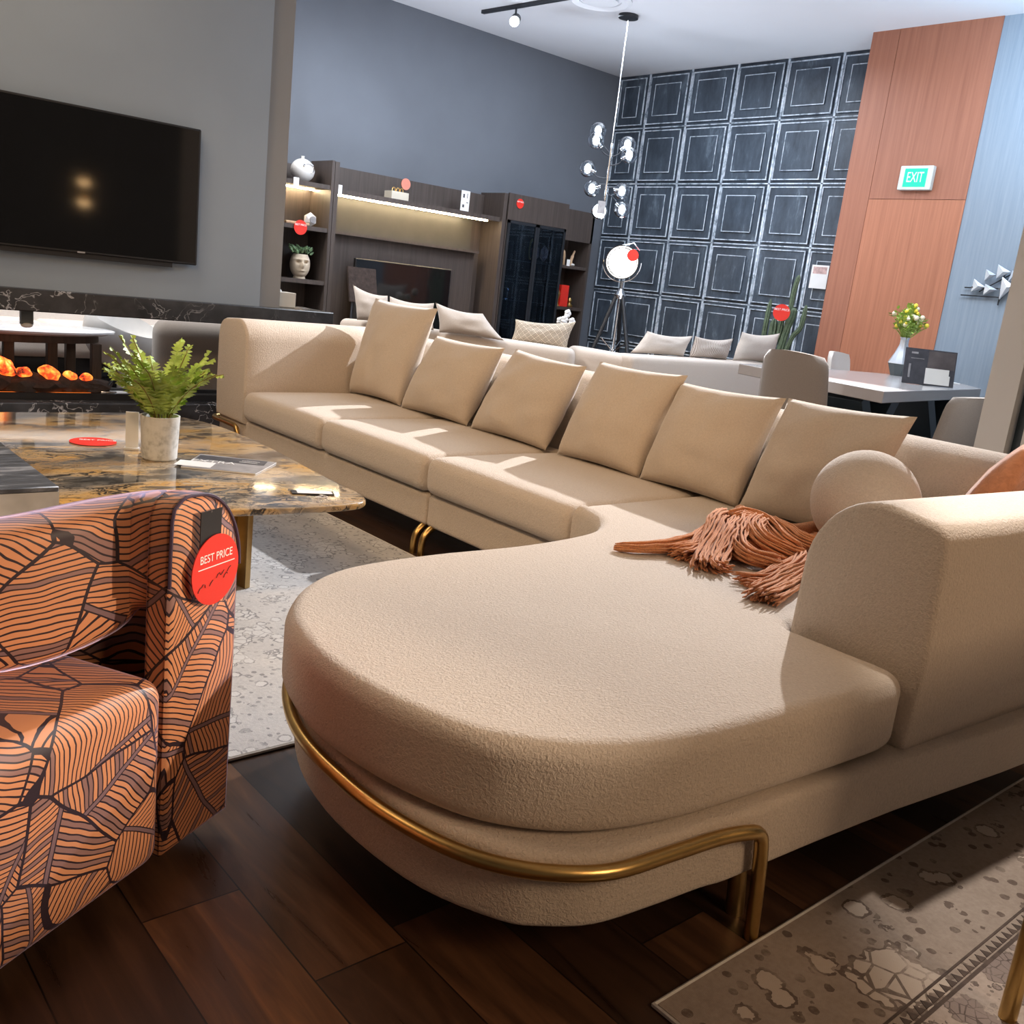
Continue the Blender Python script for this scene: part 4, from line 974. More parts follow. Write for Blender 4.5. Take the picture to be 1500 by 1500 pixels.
for a, b in ((7.075, 7.515), (7.52, 7.96)):
    f = B()
    for q in ((a, a+.03, .30, 1.90), (b-.03, b, .30, 1.90), (a, b, .30, .33), (a, b, 1.87, 1.90)): bx(f, q[0], q[1], 8.475, 8.497, q[2], q[3])
    dr = obj('door', f, M['black_metal'], K, smooth=False); obj('glass_pane', boxbm(a+.03, b-.03, 8.483, 8.489, .33, 1.87), M['smoke'], dr, smooth=False)
T = thing('flat_screen', 'black television standing in the middle of the dark media wall', 'television', (5.85, 8.6, .4))
obj('screen_panel', boxbm(5.235, 6.45, 8.60, 8.64, .585, 1.29, .005, 1), M['black'], T, smooth=False)
obj('screen', boxbm(5.25, 6.435, 8.5985, 8.6005, .61, 1.278), M['screen'], T, smooth=False)
obj('stand', join(boxbm(5.5, 6.2, 8.55, 8.70, .401, .415), boxbm(5.8, 5.9, 8.62, 8.65, .41, .60)), M['black_metal'], T, smooth=False)
T = thing('easel_board', 'small dark board on a stand in front of the media wall, left of its screen', 'stand', (5.1, 8.35, 0))
obj('board', lboxbm(frame_m((5.16, 8.36, 1.14), (1, 0, 0), (0, .25, 1)), -.15, .17, -.28, .06, -.01, .01), M['coal'], T, smooth=False)
for x in (-.12, .14): obj('leg', tubebm([(5.16+x*1.6, 8.20, 0), (5.16+x*.7, 8.345, 1.0)], .01), M['black_metal'], T)
# things on the shelves
def tagcard(name, label, c, wd, hg, m, txt=None, facing=(0, -1, 0)):
    xd = Vector((0, 0, 1)).cross(Vector(facing)) * -1
    xd = Vector(facing).cross(Vector((0, 0, 1))) * -1
    Mx = frame_m(c, xd, (0, 0, 1)); o = thing(name, label, 'price tag' if 'tag' in name or 'disc' in name else 'sign', c)
    obj('card', lboxbm(Mx, -wd/2, wd/2, -hg/2, hg/2, -.002, .002), m, o, smooth=False); return o, Mx
def reddisc(label, c, r, facing=(0, -1, 0), m='red', text=True):
    xd = Vector(facing).cross(Vector((0, 0, 1))) * -1
    Mx = frame_m(c, xd, (0, 0, 1)); o = thing('price_disc', label, 'price tag', c, 0, 'round price discs')
    obj('card', discbm(Mx, r, .004, 32), M[m], o)
    if text: obj('printed_text', text_bm('BEST PRICE', r*.36, Mx @ Matrix.Translation((0, r*.35, .0025)), .0004), M['redwhite'], o, smooth=False)
    return o
o = thing('white_vase', 'round white sculptural vase on top of the shelf tower', 'vase', (4.625, 8.68, 1.93))
sphere(t := B(), (4.63, 8.68, 2.035), (.118, .10, .108), 16); obj('body', t, M['ceramic'], o)
obj('neck', lathebm([(.02, 2.12), (.014, 2.155), (.018, 2.165), (0, 2.165)], (4.625, 8.68, 0)), M['ceramic'], o)
rg = B(); rp_ = [(4.645+.055*math.cos(a), 8.585+.018*math.sin(a)*0+.01, 2.055+.045*math.sin(a)) for a in [2*PI*k/20 for k in range(21)]]
tube(rg, rp_, .008, 8, False); obj('carved_ring', rg, M['chrome'], o)
o, _ = tagcard('shelf_tag', 'small white tag clipped to the shelf under the white vase', (4.475, 8.50, 1.905), .055, .085, M['white'])
o, _ = tagcard('shelf_tag', 'small white tag clipped at the left end of the long lit shelf', (4.955, 8.53, 1.91), .055, .085, M['white'])
o = thing('geometric_clock', 'small white faceted clock on the shelf below the white vase', 'clock', (4.72, 8.62, 1.53))
t = B(); bmesh.ops.create_icosphere(t, subdivisions=1, radius=.072); t.transform(Matrix.Translation((4.72, 8.64, 1.596)) @ Matrix.Diagonal((1, .6, .95, 1))); obj('body', t, M['ceramic'], o, smooth=False)
obj('dial', discbm(frame_m((4.725, 8.596, 1.595), (1, 0, 0), (0, 0, 1)), .032, .008, 24), M['grey_print'], o)
reddisc('red price disc hanging from the tower shelf with the faceted clock', (4.545, 8.495, 1.505), .068)
obj_ = tag(obj('wood_piece', boxbm(4.41, 4.66, 8.53, 8.57, 1.531, 1.556, .008), M['tan'], None, (4.5, 8.55, 1.53)), 'short pale wooden piece on the tower shelf behind the red disc', 'ornament')
H = thing('head_planter', 'stone coloured face planter with succulents on the lower tower shelf', 'planter', (4.66, 8.66, 1.03))
sphere(hd_ := B(), (4.66, 8.68, 1.165), (.098, .10, .135), 44)
for v in hd_.verts:
    p = v.co-Vector((4.66, 8.68, 1.165)); fr_ = max(0, -p.y/.10)
    if fr_ > .3:
        v.co.x += 0
        n_ = math.exp(-(p.x/.016)**2)*math.exp(-((p.z+.005)/.035)**2); v.co.y -= .045*n_
        e_ = (math.exp(-((abs(p.x)-.038)/.018)**2))*math.exp(-((p.z-.022)/.013)**2); v.co.y += .035*e_
        b_ = math.exp(-((p.z-.045)/.010)**2); v.co.y -= .018*b_*fr_
        m_ = math.exp(-(p.x/.028)**2)*math.exp(-((p.z+.058)/.008)**2); v.co.y -= .018*m_
        c_ = math.exp(-(p.x/.03)**2)*math.exp(-((p.z+.095)/.02)**2); v.co.y -= .012*c_
bmesh.ops.bisect_plane(hd_, geom=hd_.verts[:]+hd_.edges[:]+hd_.faces[:], plane_co=(0, 0, 1.262), plane_no=(0, 0, 1), clear_outer=True)
hd_.transform(Matrix.Translation((4.66, 8.68, 0)) @ Matrix.Rotation(-.25, 4, 'Z') @ Matrix.Translation((-4.66, -8.68, 0)))
obj('head', hd_, M['stoneplanter'], H, angle=60); obj('neck', lathebm([(0, 1.031), (.06, 1.031), (.05, 1.07), (.05, 1.10), (0, 1.1)], (4.66, 8.68, 0)), M['stoneplanter'], H)
sb = B(); rs_ = random.Random(2)
for i in range(46):
    a = rs_.uniform(0, 6.28); r_ = rs_.uniform(.01, .10); p = Vector((4.66+r_*math.cos(a), 8.68+r_*math.sin(a)*.9, 1.262+rs_.uniform(.0, .06)))
    d_ = Vector((math.cos(a)*.7, math.sin(a)*.7, .6)).normalized(); tube(sb, [p, p+d_*.025, p+d_*.045], [.010, .012, .002], 6)
obj('succulents', sb, M['succulent'], H)
o = thing('trinket_box', 'grey trinket box with gold ornament on the long lit shelf', 'box', (5.70, 8.68, 1.915))
obj('box', boxbm(5.60, 5.81, 8.60, 8.74, 1.916, 1.995, .004), M['box'], o, smooth=False)
for x in (5.66, 5.71, 5.755): obj('gold_loop', tubebm(catmull([(x-.02, 8.66, 1.996), (x-.012, 8.66, 2.03), (x+.012, 8.66, 2.03), (x+.02, 8.66, 1.996)], 4), .005, 6), M['gold'], o)
o = thing('price_disc', 'salmon pink round card on the back panel above the trinket box', 'price tag', (5.87, 8.83, 2.09), 0, 'round price discs')
obj('card', discbm(frame_m((5.93, 8.853, 2.105), (1, 0, 0), (0, 0, 1)), .058, .006, 32), M['salmon'], o)
o, Mx = tagcard('shelf_sign', 'white sign card with small pictures on the right of the long lit shelf', (6.585, 8.66, 2.03), .115, .21, M['white'])
obj('printed_pictures', join(lboxbm(Mx, -.035, -.012, .03, .07, .002, .003), lboxbm(Mx, .020, .028, .03, .08, .002, .003), lboxbm(Mx, -.035, -.010, -.07, -.04, .002, .003), lboxbm(Mx, .015, .04, -.02, -.012, .002, .003)), M['dark_print'], o, smooth=False)
reddisc('red price disc on the fascia above the glass cabinet doors', (7.215, 8.478, 2.09), .052)
o = thing('feather_ornament', 'tall tan antler shaped ornament on the upper open shelf at right', 'ornament', (8.20, 8.64, 1.505))
obj('antler', join(tubebm(catmull([(8.12, 8.62, 1.507), (8.115, 8.62, 1.60), (8.10, 8.62, 1.68)], 4), [.012]*4+[.016]*4+[.004], 8), tubebm(catmull([(8.24, 8.62, 1.507), (8.235, 8.62, 1.56), (8.26, 8.62, 1.64), (8.28, 8.62, 1.69)], 4), [.022]*4+[.018]*4+[.012]*4+[.005], 8)), M['tan'], o)
sphere(t := B(), (8.255, 8.61, 1.522), (.035, .03, .016), 8); obj('white_foot', t, M['ceramic'], o)
tagcard('shelf_tag', 'small white tag on the upper open shelf beside the antler ornament', (8.085, 8.505, 1.535), .05, .075, M['white'])
o = thing('gold_figurine', 'gold figurine left of the red book on the open shelf', 'ornament', (8.06, 8.6, 1.02))
obj('body', lathebm([(0, 0), (.05, 0), (.03, .03), (.028, .08), (.04, .12), (.045, .15), (.025, .19), (0, .20)], (8.05, 8.60, 1.021), 14), M['gold'], o)
sphere(t := B(), (8.015, 8.585, 1.05), (.03, .03, .035), 8); obj('companion', t, M['gold'], o)
o = tag(obj('red_book', boxbm(8.10, 8.225, 8.58, 8.72, 1.021, 1.275, .004), M['red'], None, (8.17, 8.65, 1.02), smooth=False), 'upright red book on the open shelf at the right end', 'book')
o = thing('gold_figurine', 'small gold figurine right of the red book on the open shelf', 'ornament', (8.28, 8.6, 1.02))
obj('body', lathebm([(0, 0), (.035, 0), (.045, .02), (.02, .05), (.03, .08), (.012, .11), (0, .11)], (8.275, 8.60, 1.021), 14), M['gold'], o)
o = thing('rock_crystal', 'pink crystal bookend on the shelf behind the right glass door, left one', 'ornament', (7.70, 8.7, 1.51))
t = B(); bmesh.ops.create_icosphere(t, subdivisions=1, radius=1); t.transform(Matrix.Translation((7.70, 8.68, 1.603)) @ Matrix.Diagonal((.055, .05, .10, 1))); obj('stone', t, M['pink'], o, smooth=False)
o = thing('rock_crystal', 'pink crystal bookend nearest the open shelves, behind glass', 'ornament', (7.84, 8.7, 1.51))
t = B(); bmesh.ops.create_icosphere(t, subdivisions=1, radius=1); t.transform(Matrix.Translation((7.84, 8.68, 1.603)) @ Matrix.Diagonal((.055, .05, .10, 1)) @ Matrix.Rotation(.5, 4, 'Z')); obj('stone', t, M['pink'], o, smooth=False)
o = thing('gold_ring_ornament', 'gold ring ornament behind the glass door beside the pink crystals', 'ornament', (7.6, 8.65, 1.51))
obj('ring', tubebm([(7.585+.035*math.cos(a), 8.62, 1.625+.115*math.sin(a)) for a in [2*PI*k/24 for k in range(25)]], .012, 8), M['gold'], o)
o = thing('silver_ornament', 'silver candle ornament behind the left glass door', 'ornament', (7.30, 8.65, 1.03))
obj('stem', lathebm([(0, 0), (.03, 0), (.01, .02), (.008, .09), (.02, .11), (.006, .13), (0, .15)], (7.29, 8.62, 1.031), 14), M['chrome'], o)
obj('bar', tubebm([(7.22, 8.62, 1.045), (7.39, 8.62, 1.045)], .010, 8), M['chrome'], o)

# ================================================================== SOFAS BEHIND
o = thing('corner_sofa', 'beige sofa facing the dark media wall, its back turned to us', 'sofa', (5.3, 6.9, 0))
dv = Vector((.50, -.866, 0)); nv = Vector((.866, .50, 0)); p0 = Vector((4.62, 7.72, 0))
Mx = frame_m(p0, dv, nv)
def lsbox(c, h, r, Mx, **k):
    t = sbox(B(), c, h, r, **k); t.transform(Mx); return t
obj('backrest', lsbox((1.06, .09, .42), (1.12, .09, .315), .06, Mx, crown=.01), M['backsofa'], o, angle=80)
obj('base', lsbox((.86, .55, .20), (.90, .40, .13), .03, Mx), M['backsofa'], o, angle=80)
for a in (.27, .86, 1.45): obj('seat_cushion', lsbox((a, .56, .39), (.29, .38, .07), .04, Mx), M['backsofa'], o, angle=80)
obj('armrest', lsbox((1.87, .54, .40), (.11, .34, .30), .08, Mx), M['backsofa'], o, angle=80)
for a, b in ((.1, .2), (1.65, .2), (.1, .85), (1.65, .85)):
    p = Mx @ Vector((a, b, 0)); obj('leg', tubebm([(p.x, p.y, 0), (p.x, p.y, .12)], .025), M['black'], o)
o = thing('second_beige_sofa', 'beige sofa with its back to us between the dining table and quilted wall', 'sofa', (6.9, 5.7, 0))
obj('backrest', sbox(B(), (6.95, 5.46, .42), (1.02, .12, .335), .05), M['backsofa'], o, angle=80)
obj('base', sbox(B(), (6.95, 5.98, .22), (1.02, .42, .12), .03), M['backsofa'], o, angle=80)
for x in (6.45, 7.43): obj('seat_cushion', sbox(B(), (x, 5.98, .40), (.485, .40, .07), .04), M['backsofa'], o, angle=80)
obj('armrest', sbox(B(), (6.0, 5.78, .42), (.09, .36, .33), .07), M['backsofa'], o, angle=80); obj('armrest', sbox(B(), (7.9, 5.78, .40), (.09, .36, .30), .07), M['backsofa'], o, angle=80)
for p in ((6.05, 5.45), (7.85, 5.45), (6.05, 6.3), (7.85, 6.3)): obj('leg', tubebm([(*p, 0), (*p, .12)], .025), M['black'], o)
BP = [([[4.66, 7.56, .74], [4.83, 7.26, .74], [4.819, 7.335, .985], [4.64, 7.64, 1.045]], 'greycushion', 'pointed greige cushion at the left end of the far sofa, peeking behind the tall one'),
      ([[4.80, 7.30, .74], [5.04, 6.90, .74], [5.052, 6.947, .972], [4.829, 7.315, .983]], 'greycushion', 'greige cushion mostly hidden behind the tallest beige cushion'),
      ([[5.07, 6.86, .73], [5.39, 6.34, .73], [5.286, 6.548, .935], [5.059, 6.938, .979]], 'greycushion', 'slumped greige cushion on the far sofa right of the tall beige cushion'),
      ([[5.56, 6.46, .715], [5.83, 6.02, .715], [5.90, 6.02, .958], [5.605, 6.478, .915]], 'diamond', 'patterned lumbar cushion with brown diamond lattice on the far sofa'),
      ([[6.18, 5.60, .755], [6.80, 5.52, .755], [6.90, 5.53, .945], [6.36, 5.60, .950]], 'greycushion', 'slumped beige cushion on the left of the sofa by the quilted wall'),
      ([[6.89, 5.53, .755], [7.36, 5.47, .755], [7.43, 5.48, .955], [6.93, 5.53, .945]], 'ribweave', 'ribbed striped lumbar cushion on the sofa by the quilted wall'),
      ([[7.44, 5.46, .755], [8.0, 5.42, .755], [8.07, 5.42, 1.045], [7.53, 5.47, 1.023]], 'greycushion', 'upright pale cushion in front of the cactus')]
for i, (c, m, lb) in enumerate(BP):
    o = obj('sofa_cushion', pillow(c, .075, 14, 20+i, .06, .02), M[m], origin=tuple((Vector(c[0])+Vector(c[1]))/2), angle=80); tag(o, lb, 'cushion', 'cushions on the far sofas')
o = thing('orchid', 'small white orchid blooming behind the patterned lumbar cushion', 'plant', (6.86, 7.18, .42))
obj('pot', lathebm([(0, 0), (.06, 0), (.075, .12), (0, .12)], (6.86, 7.18, .421)), M['ceramic'], o)
rs_ = random.Random(4)
for i in range(7):
    p = Vector((6.86+rs_.uniform(-.10, .10), 7.18+rs_.uniform(-.08, .08), .915+rs_.uniform(-.05, .10)))
    st = obj('stem', tubebm(catmull([(6.86, 7.18, .53), (6.86+(p.x-6.86)*.4, 7.18, .75), tuple(p)], 5), .004, 6), M['leafdark'], o)
    t = B()
    for k in range(5):
        a = 2*PI*k/5; s_ = B(); sphere(s_, (0, 0, 0), (.026, .012, .020), 6); s_.transform(Matrix.Translation(p+Vector((.022*math.cos(a), -.01, .022*math.sin(a))))); t = join(t, s_)
    obj('bloom', t, M['white'], st)
o = thing('low_table', 'low dark table behind the far sofa carrying the orchid', 'table', (6.9, 7.2, 0))
obj('tabletop', boxbm(6.65, 7.15, 6.95, 7.45, .39, .42, .005), M['tableleg'], o, smooth=False)
for x in (6.70, 7.10):
    for y in (7.0, 7.40): obj('leg', boxbm(x-.02, x+.02, y-.02, y+.02, 0, .39), M['tableleg'], o, smooth=False)

# ================================================================== CHANDELIER, FLOOR LAMP
X = thing('pendant_chandelier', 'branching chrome chandelier with nine clear glass globes', 'chandelier', (7.08, 7.036, 3.82))
obj('canopy', lathebm([(0, 0), (.095, 0), (.095, -.03), (.02, -.045), (0, -.045)], (7.08, 7.036, 3.819)), M['black_metal'], X)
obj('cord', tubebm([(7.08, 7.036, 3.78), (7.08, 7.036, 2.66)], .006, 8), M['chrome'], X)
obj('rod', tubebm([(7.08, 7.036, 2.66), (7.08, 7.036, 2.12)], .013, 10), M['chrome'], X)
GL = [((6.99, 7.16, 2.765), 2.56, 1), ((6.94, 7.12, 2.665), 2.53, 1), ((7.20, 6.94, 2.665), 2.53, 1), ((7.19, 6.89, 2.565), 2.45, 1), ((6.935, 7.182, 2.401), 2.33, 1), ((6.981, 7.136, 2.22), 2.27, 1),
      ((7.191, 6.924, 2.226), 2.24, 1), ((7.208, 6.907, 2.053), 2.20, 1), ((7.053, 7.063, 2.016), 2.14, 1)]
gm = B(); sphere(gm, (0, 0, 0), .082, 14)
for i, (g, hz, s) in enumerate(GL):
    hub = Vector((7.08, 7.036, hz)); gv = Vector(g); d_ = (gv-hub).normalized()
    mid = hub.lerp(gv, .5)+Vector((0, 0, -.03 if gv.z > hz else .02))
    ar = obj('arm', tubebm(catmull([tuple(hub), tuple(mid), tuple(gv-d_*.06)], 5), .0055, 8), M['black_metal'], X)
    obj('socket', tubebm([gv-d_*.085, gv-d_*.03], .016, 10), M['chrome'], ar)
    t = B(); sphere(t, gv, .082, 16); ti = B(); sphere(ti, gv, .071, 16)
    bmesh.ops.recalc_face_normals(t, faces=t.faces[:]); bmesh.ops.recalc_face_normals(ti, faces=ti.faces[:]); bmesh.ops.reverse_faces(ti, faces=ti.faces[:])
    gl = obj('globe', join(t, ti), M['glass'], X, smooth='keep', angle=180)
    sphere(t2 := B(), gv+d_*.0, (.034, .034, .046) if i < 8 else (.066, .066, .066), 10); obj('bulb', t2, M['bulb'], gl)
gm.free()
tagcard('chandelier_tag', 'grey tag hanging over the lowest bright chandelier globe', (7.0, 6.99, 2.045), .075, .12, M['grey_print'], facing=(-.71, -.71, 0))
L = thing('tripod_floor_lamp', 'chrome spotlight floor lamp with bright white disc on tripod legs', 'floor lamp', (7.8, 7.33, 0))
lc = Vector((7.8, 7.365, 1.575)); fd = Vector((-.75, -.66, -.05)).normalized()
Mx = frame_m(lc, Vector((.66, -.75, 0)), (0, 0, 1))
if (Mx.to_3x3() @ Vector((0, 0, 1))).dot(fd) < 0: Mx = frame_m(lc, Vector((-.66, .75, 0)), (0, 0, 1))
t = lathebm([(0, -.16), (.07, -.16), (.14, -.10), (.175, -.02), (.18, .05), (.168, .05), (.16, -.015), (0, -.02)], n=40); t.transform(Mx); obj('lamp_head', t, M['chrome'], L)
obj('lamp_disc', discbm(Mx @ Matrix.Translation((0, 0, .035)), .145, .01), M['ledwhite'], L)
obj('yoke', tubebm([Mx @ Vector((.205*math.cos(a), .205*math.sin(a), -.02)) for a in [PI*.98+PI*1.04*k/16 for k in range(17)]], .009, 8), M['chrome'], L)
obj('barn_rod', tubebm([Mx @ Vector(p) for p in ((-.04, .17, 0), (.10, .21, .02), (.17, .14, .02))], .008, 8), M['chrome'], L)
obj('hub', lathebm([(0, 1.19), (.05, 1.19), (.065, 1.23), (.03, 1.29), (.018, 1.30), (.018, 1.375), (0, 1.375)], (7.8, 7.33, 0)), M['chrome'], L)
obj('centre_pole', tubebm([(7.8, 7.33, .55), (7.8, 7.33, 1.2)], .014), M['chrome'], L)
for a in (.5, 2.6, 4.7):
    f_ = Vector((7.8+.42*math.cos(a), 7.33+.42*math.sin(a), 0)); h_ = Vector((7.8+.04*math.cos(a), 7.33+.04*math.sin(a), 1.22))
    lg = obj('leg', tubebm([f_, f_.lerp(h_, .5)], .016, 10), M['black_metal'], L)
    obj('upper_leg', tubebm([f_.lerp(h_, .38), h_], .022, 10), M['black_metal'], lg)
    obj('clamp', tubebm([f_.lerp(h_, .44), f_.lerp(h_, .48)], .03, 10), M['chrome'], lg)
    obj('rod_brace', tubebm([f_.lerp(h_, .62)+Vector((.03, -.02, 0)), Vector((7.8, 7.33, .62))], .006, 6), M['chrome'], lg)
reddisc('small red disc stuck on the bright floor lamp', tuple(lc+fd*.07+Vector((.66, -.75, 0))*.105+Vector((0, 0, .085))), .062, (-.75, -.66, 0), text=False)
c = thing('cactus', 'tall green branching cactus behind the far pale cushion', 'plant', (8.4, 5.72, 0))
obj('planter', lathebm([(0, 0), (.16, 0), (.19, .42), (.17, .42), (.16, .38), (0, .38)], (8.4, 5.72, 0)), M['black_metal'], c)
for pts, r_ in (([(8.4, 5.72, .38), (8.40, 5.73, .9), (8.41, 5.74, 1.18)], .038), ([(8.4, 5.78, .4), (8.39, 5.82, .95), (8.39, 5.81, 1.36)], .024), ([(8.4, 5.66, .4), (8.42, 5.60, 1.0), (8.42, 5.55, 1.20), (8.42, 5.54, 1.30)], .030),
               ([(8.4, 5.70, .5), (8.45, 5.62, 1.1), (8.45, 5.60, 1.45), (8.45, 5.57, 1.62)], .022), ([(8.4, 5.64, .5), (8.42, 5.52, .98), (8.43, 5.44, 1.12), (8.43, 5.42, 1.34)], .021), ([(8.42, 5.72, .9), (8.42, 5.67, 1.02), (8.42, 5.66, 1.25)], .026)):
    cp = catmull(pts, 8); n_ = len(cp); bm = B(); rings = []
    tube(bm, cp, [r_*(1 if i < n_-3 else (.85, .6, .2)[i-n_+3]) for i in range(n_)], 16)
    for v_i, v in enumerate(bm.verts):
        k = v_i % 16; ctr = cp[min(v_i//16, n_-1)]; v.co = ctr+(v.co-ctr)*(1.12 if k % 2 else .86)
    obj('branch', bm, M['cactus'], c)
reddisc('red price disc in front of the cactus', (8.30, 5.60, 1.24), .082, (-.83, -.55, 0))
o, Mx = tagcard('wall_notice', 'white notice with photo pinned to the quilted wall beside the wood panel', (8.94, 5.66, 1.64), .20, .235, M['white'], facing=(-1, 0, 0))
obj('notice_photo', lboxbm(Mx, -.08, .08, .03, .10, .002, .003), M['pink'], o, smooth=False)

# ================================================================== DINING CORNER
D = thing('dining_table', 'white dining table with angled end and crossed dark legs', 'dining table', (6.9, 3.7, 0))
tp = [(5.60, 2.95), (7.75, 3.29), (8.12, 3.6), (8.12, 4.10), (7.5, 4.22), (6.6, 4.36), (5.98, 4.32)]
obj('tabletop', prismbm(ccw(tp), .752, .828, .004, 1), M['pale_top'], D, smooth=False)
for x, y in ((6.25, 3.65), (7.6, 3.85)):
    for s in (1, -1):
        Mx = Matrix.Translation((x, y, .376)) @ Matrix.Rotation(s*.55, 4, 'Y')
        obj('leg', lboxbm(Mx, -.05, .05, -.35, .35, -.42, .42, .004), M['doordark'], D, smooth=False)
for lg in [o_ for o_ in D.children if o_.name.startswith('leg')]:
    for v in lg.data.vertices: v.co.z = max(v.co.z, .0)
    for v in lg.data.vertices: v.co.z = min(v.co.z, .752)
def dchair(label, c, rz, m, H=.97, wd=.47):
    o = thing('dining_chair', label, 'chair', (c[0], c[1], 0), rz, 'dining chairs')
    seat = sbox(B(), (0, 0, .45), (wd/2-.01, .23, .05), .04); obj('seat', seat, M[m], o, local=True, angle=80)
    bm = B(); g = []
    nx_, nz = 12, 12
    for s in (0, 1):
        for i in range(nx_+1):
            for j in range(nz+1):
                u = -1+2*i/nx_; t_ = j/nz
                hw = (wd/2)*(1-.10*t_*t_)*(1 if t_ < .85 else math.sqrt(max(.0, 1-((t_-.85)/.15)**2))*.14+.86)
                g.append(bm.verts.new((u*hw, .20+.07*t_-.05*u*u+(.045 if s else 0)*(1-.6*abs(u)**6), .40+(H-.40)*t_*(1-.03*u*u))))
    def V(s, i, j): return g[s*(nx_+1)*(nz+1)+i*(nz+1)+j]
    for i in range(nx_):
        for j in range(nz):
            bm.faces.new((V(0, i, j), V(0, i, j+1), V(0, i+1, j+1), V(0, i+1, j))); bm.faces.new((V(1, i, j), V(1, i+1, j), V(1, i+1, j+1), V(1, i, j+1)))
    for i in range(nx_):
        for j in (0, nz): bm.faces.new((V(0, i, j), V(0, i+1, j), V(1, i+1, j), V(1, i, j)))
    for j in range(nz):
        for i in (0, nx_): bm.faces.new((V(0, i, j), V(1, i, j), V(1, i, j+1), V(0, i, j+1)))
    obj('backrest', bm, M[m], o, local=True, angle=70)
    for x in (-1, 1):
        for y in (-1, 1): obj('leg', tubebm([(x*(wd/2-.02), y*.2, 0), (x*(wd/2-.06), y*.17, .42)], [.011, .017]), M['black_metal'], o, local=True)
    return o
dchair('taupe upholstered dining chair at the near end of the white table', (5.87, 3.615), 1.47, 'taupe', .99, .58)
dchair('pale dining chair on the far side of the white table by the wood panel', (8.0, 4.46), .1, 'white_uph', .95, .42)
dchair('grey brown dining chair half hidden by the pale pillar', (5.42, 2.50), PI-.25, 'taupe', .90, .50)
o = thing('flower_vase', 'silver and dark grey vase of yellow flowers on the dining table', 'vase', (7.84, 4.03, .828))
vc = (7.80, 4.02, .829)
obj('vase_base', lathebm([(0, 0), (.062, 0), (.10, .10), (0, .10)], vc, 8), M['leather'], o, smooth=False)
obj('vase_body', lathebm([(.10, .10), (.098, .11), (.06, .19), (.035, .26), (.034, .30), (.042, .32), (.034, .315), (.028, .26), (0, .25)], vc, 10), M['silver'], o, angle=20)
rs_ = random.Random(8); fol = B(); yel = B(); crm = B()
for i in range(170):
    a = rs_.uniform(0, 6.28); e = rs_.uniform(-.3, 1.4); r_ = rs_.uniform(.04, .15)
    p = Vector((vc[0]+r_*math.cos(a)*math.cos(e), vc[1]+r_*math.sin(a)*math.cos(e), vc[2]+.41+r_*1.1*math.sin(e)))
    if i % 3 == 0:
        sphere(yel if i % 2 else crm, p+Vector((-.01, -.01, .02)), rs_.uniform(.013, .022), 5)
    tube(fol, [(vc[0], vc[1], vc[2]+.28), p.lerp(Vector((vc[0], vc[1], vc[2]+.3)), .4), p], [.003, .003, .0015], 4)
    for k in range(3):
        d_ = Vector((rs_.uniform(-1, 1), rs_.uniform(-1, 1), rs_.uniform(-.4, 1))).normalized(); s_ = d_.cross(Vector((.3, .2, 1))).normalized()*.014
        q_ = p+Vector((rs_.uniform(-.02, .02),)*3); fol.faces.new([fol.verts.new(z_) for z_ in (q_, q_+d_*.02+s_, q_+d_*.045, q_+d_*.02-s_)])
obj('foliage', fol, M['leaf'], o, smooth='keep', angle=180); obj('yellow_blooms', yel, M['yellow'], o); obj('cream_blooms', crm, M['cream_petal'], o)
o = thing('table_brochure', 'open white brochure lying between the flower vase and black display board', 'brochure', (7.9, 3.8, .829))
obj('pages', prismbm(ccw([(7.72, 3.72), (7.95, 3.55), (8.10, 3.80), (7.88, 3.95)]), .829, .836), M['white'], o, smooth=False)
o = thing('display_board', 'black picture board of a sofa standing on the dining table', 'sign', (7.1, 3.4, .829))
Mx = frame_m((6.97, 3.36, .955), (.78, -.62, .0), (.10, .12, 1))
obj('board', lboxbm(Mx, -.195, .195, -.125, .135, -.004, .004), M['dark_print'], o, smooth=False)
obj('printed_picture', lboxbm(Mx, -.02, .185, .0, .125, .004, .005), plain('dim_photo', (.10, .085, .085), .4, 0, .3, 8), o, smooth=False)
obj('printed_sofa', join(lboxbm(Mx, -.03, .16, -.115, -.045, .004, .0055), lboxbm(Mx, -.03, .15, -.05, .0, .004, .0053)), M['paper'], o, smooth=False)
obj('printed_lines', join(lboxbm(Mx, -.15, -.10, .095, .108, .004, .0052), lboxbm(Mx, -.15, -.05, .06, .064, .004, .0052), lboxbm(Mx, -.16, -.145, -.08, .02, .004, .0052)), M['grey_print'], o, smooth=False)
obj('strut', lboxbm(Mx, -.03, .03, -.125, .05, -.06, -.004), M['black'], o, smooth=False)
o = thing('exit_sign', 'green lit EXIT sign on the reddish wood panel', 'sign', (8.46, 4.57, 2.53))
Mx = frame_m((8.455, 4.565, 2.532), (0, -1, 0), (0, 0, 1))
obj('housing', lboxbm(Mx, -.155, .155, -.103, .103, -.042, .012, .008), M['exitplate'], o, smooth=False)
obj('lit_panel', lboxbm(Mx, -.105, .105, -.078, .078, .012, .015), M['exitgreen'], o, smooth=False)
obj('letters', text_bm('EXIT', .125, Mx @ Matrix.Translation((0, 0, .016)), .001, sx=.62), M['exitlight'], o, smooth=False)
o = thing('wall_sculpture', 'silver triangle wall sculpture on the pale blue wallpaper', 'wall art', (8.5, 3.7, 1.68))
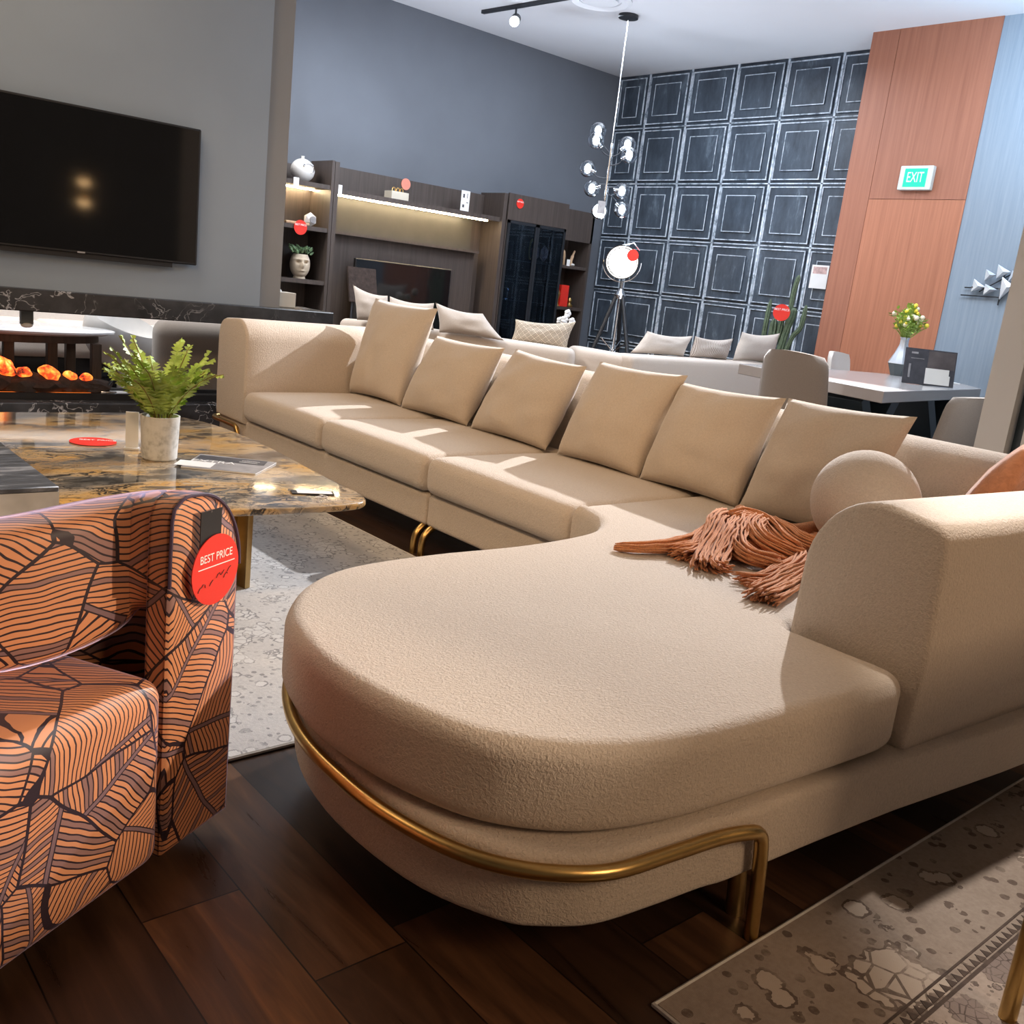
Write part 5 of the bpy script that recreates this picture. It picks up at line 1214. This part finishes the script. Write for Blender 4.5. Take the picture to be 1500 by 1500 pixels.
for tri in ([(3.853, 1.592), (3.850, 1.700), (3.745, 1.64)], [(3.762, 1.688), (3.765, 1.785), (3.677, 1.745)], [(3.745, 1.575), (3.748, 1.665), (3.640, 1.624)], [(3.668, 1.715), (3.675, 1.830), (3.560, 1.775)], [(3.606, 1.548), (3.620, 1.732), (3.510, 1.662)], [(3.566, 1.70), (3.55, 1.79), (3.50, 1.735)]):
    bm = B(); c_ = (sum(p[0] for p in tri)/3, sum(p[1] for p in tri)/3)
    a = [bm.verts.new((8.445, *p)) for p in tri]; b = [bm.verts.new((8.46, *p)) for p in tri]; ap = bm.verts.new((8.425, tri[2][0]*.3+c_[0]*.7, tri[2][1]*.3+c_[1]*.7))
    for k in range(3): bm.faces.new((a[k], a[(k+1) % 3], ap)); bm.faces.new((a[k], a[(k+1) % 3], b[(k+1) % 3], b[k]))
    bm.faces.new(b); obj('triangle', bm, M['silver'], o, smooth=False)
obj('rod_frame', join(tubebm([(8.48, 3.93, 1.625), (8.48, 3.56, 1.64)], .006), tubebm([(8.48, 3.95, 1.56), (8.48, 3.60, 1.565)], .006), tubebm([(8.48, 3.62, 1.5), (8.48, 3.62, 1.80)], .006), tubebm([(8.48, 3.8, 1.60), (8.48, 3.52, 1.79)], .006)), M['black_metal'], o)
for y in (3.85, 3.62): obj('wall_peg', tubebm([(8.44, y, 1.63), (8.506, y, 1.63)], .008), M['chrome'], o)
# the pair of hanging lamps whose glow shows in the television glass
o = thing('pendant_lamp', 'pair of amber hanging bulbs mirrored as two glows in the large television', 'lamp', (4.556, -2.6, 3.82))
obj('ceiling_rose', lathebm([(0, 0), (.06, 0), (.06, -.03), (0, -.03)], (4.556, -2.6, 3.819)), M['black_metal'], o)
obj('cord', tubebm([(4.556, -2.6, 3.80), (4.556, -2.6, 1.60)], .005, 6), M['black_metal'], o)
for z in (1.934, 1.653):
    sh = obj('lamp_shade', lathebm([(.03, z+.13), (.05, z+.12), (.10, z+.04), (.095, z+.04), (.045, z+.115)], (4.556, -2.6, 0)), M['brass'], o)
    sphere(t := B(), (4.556, -2.6, z), (.085, .085, .06), 10); obj('bulb', t, M['amber'], sh)
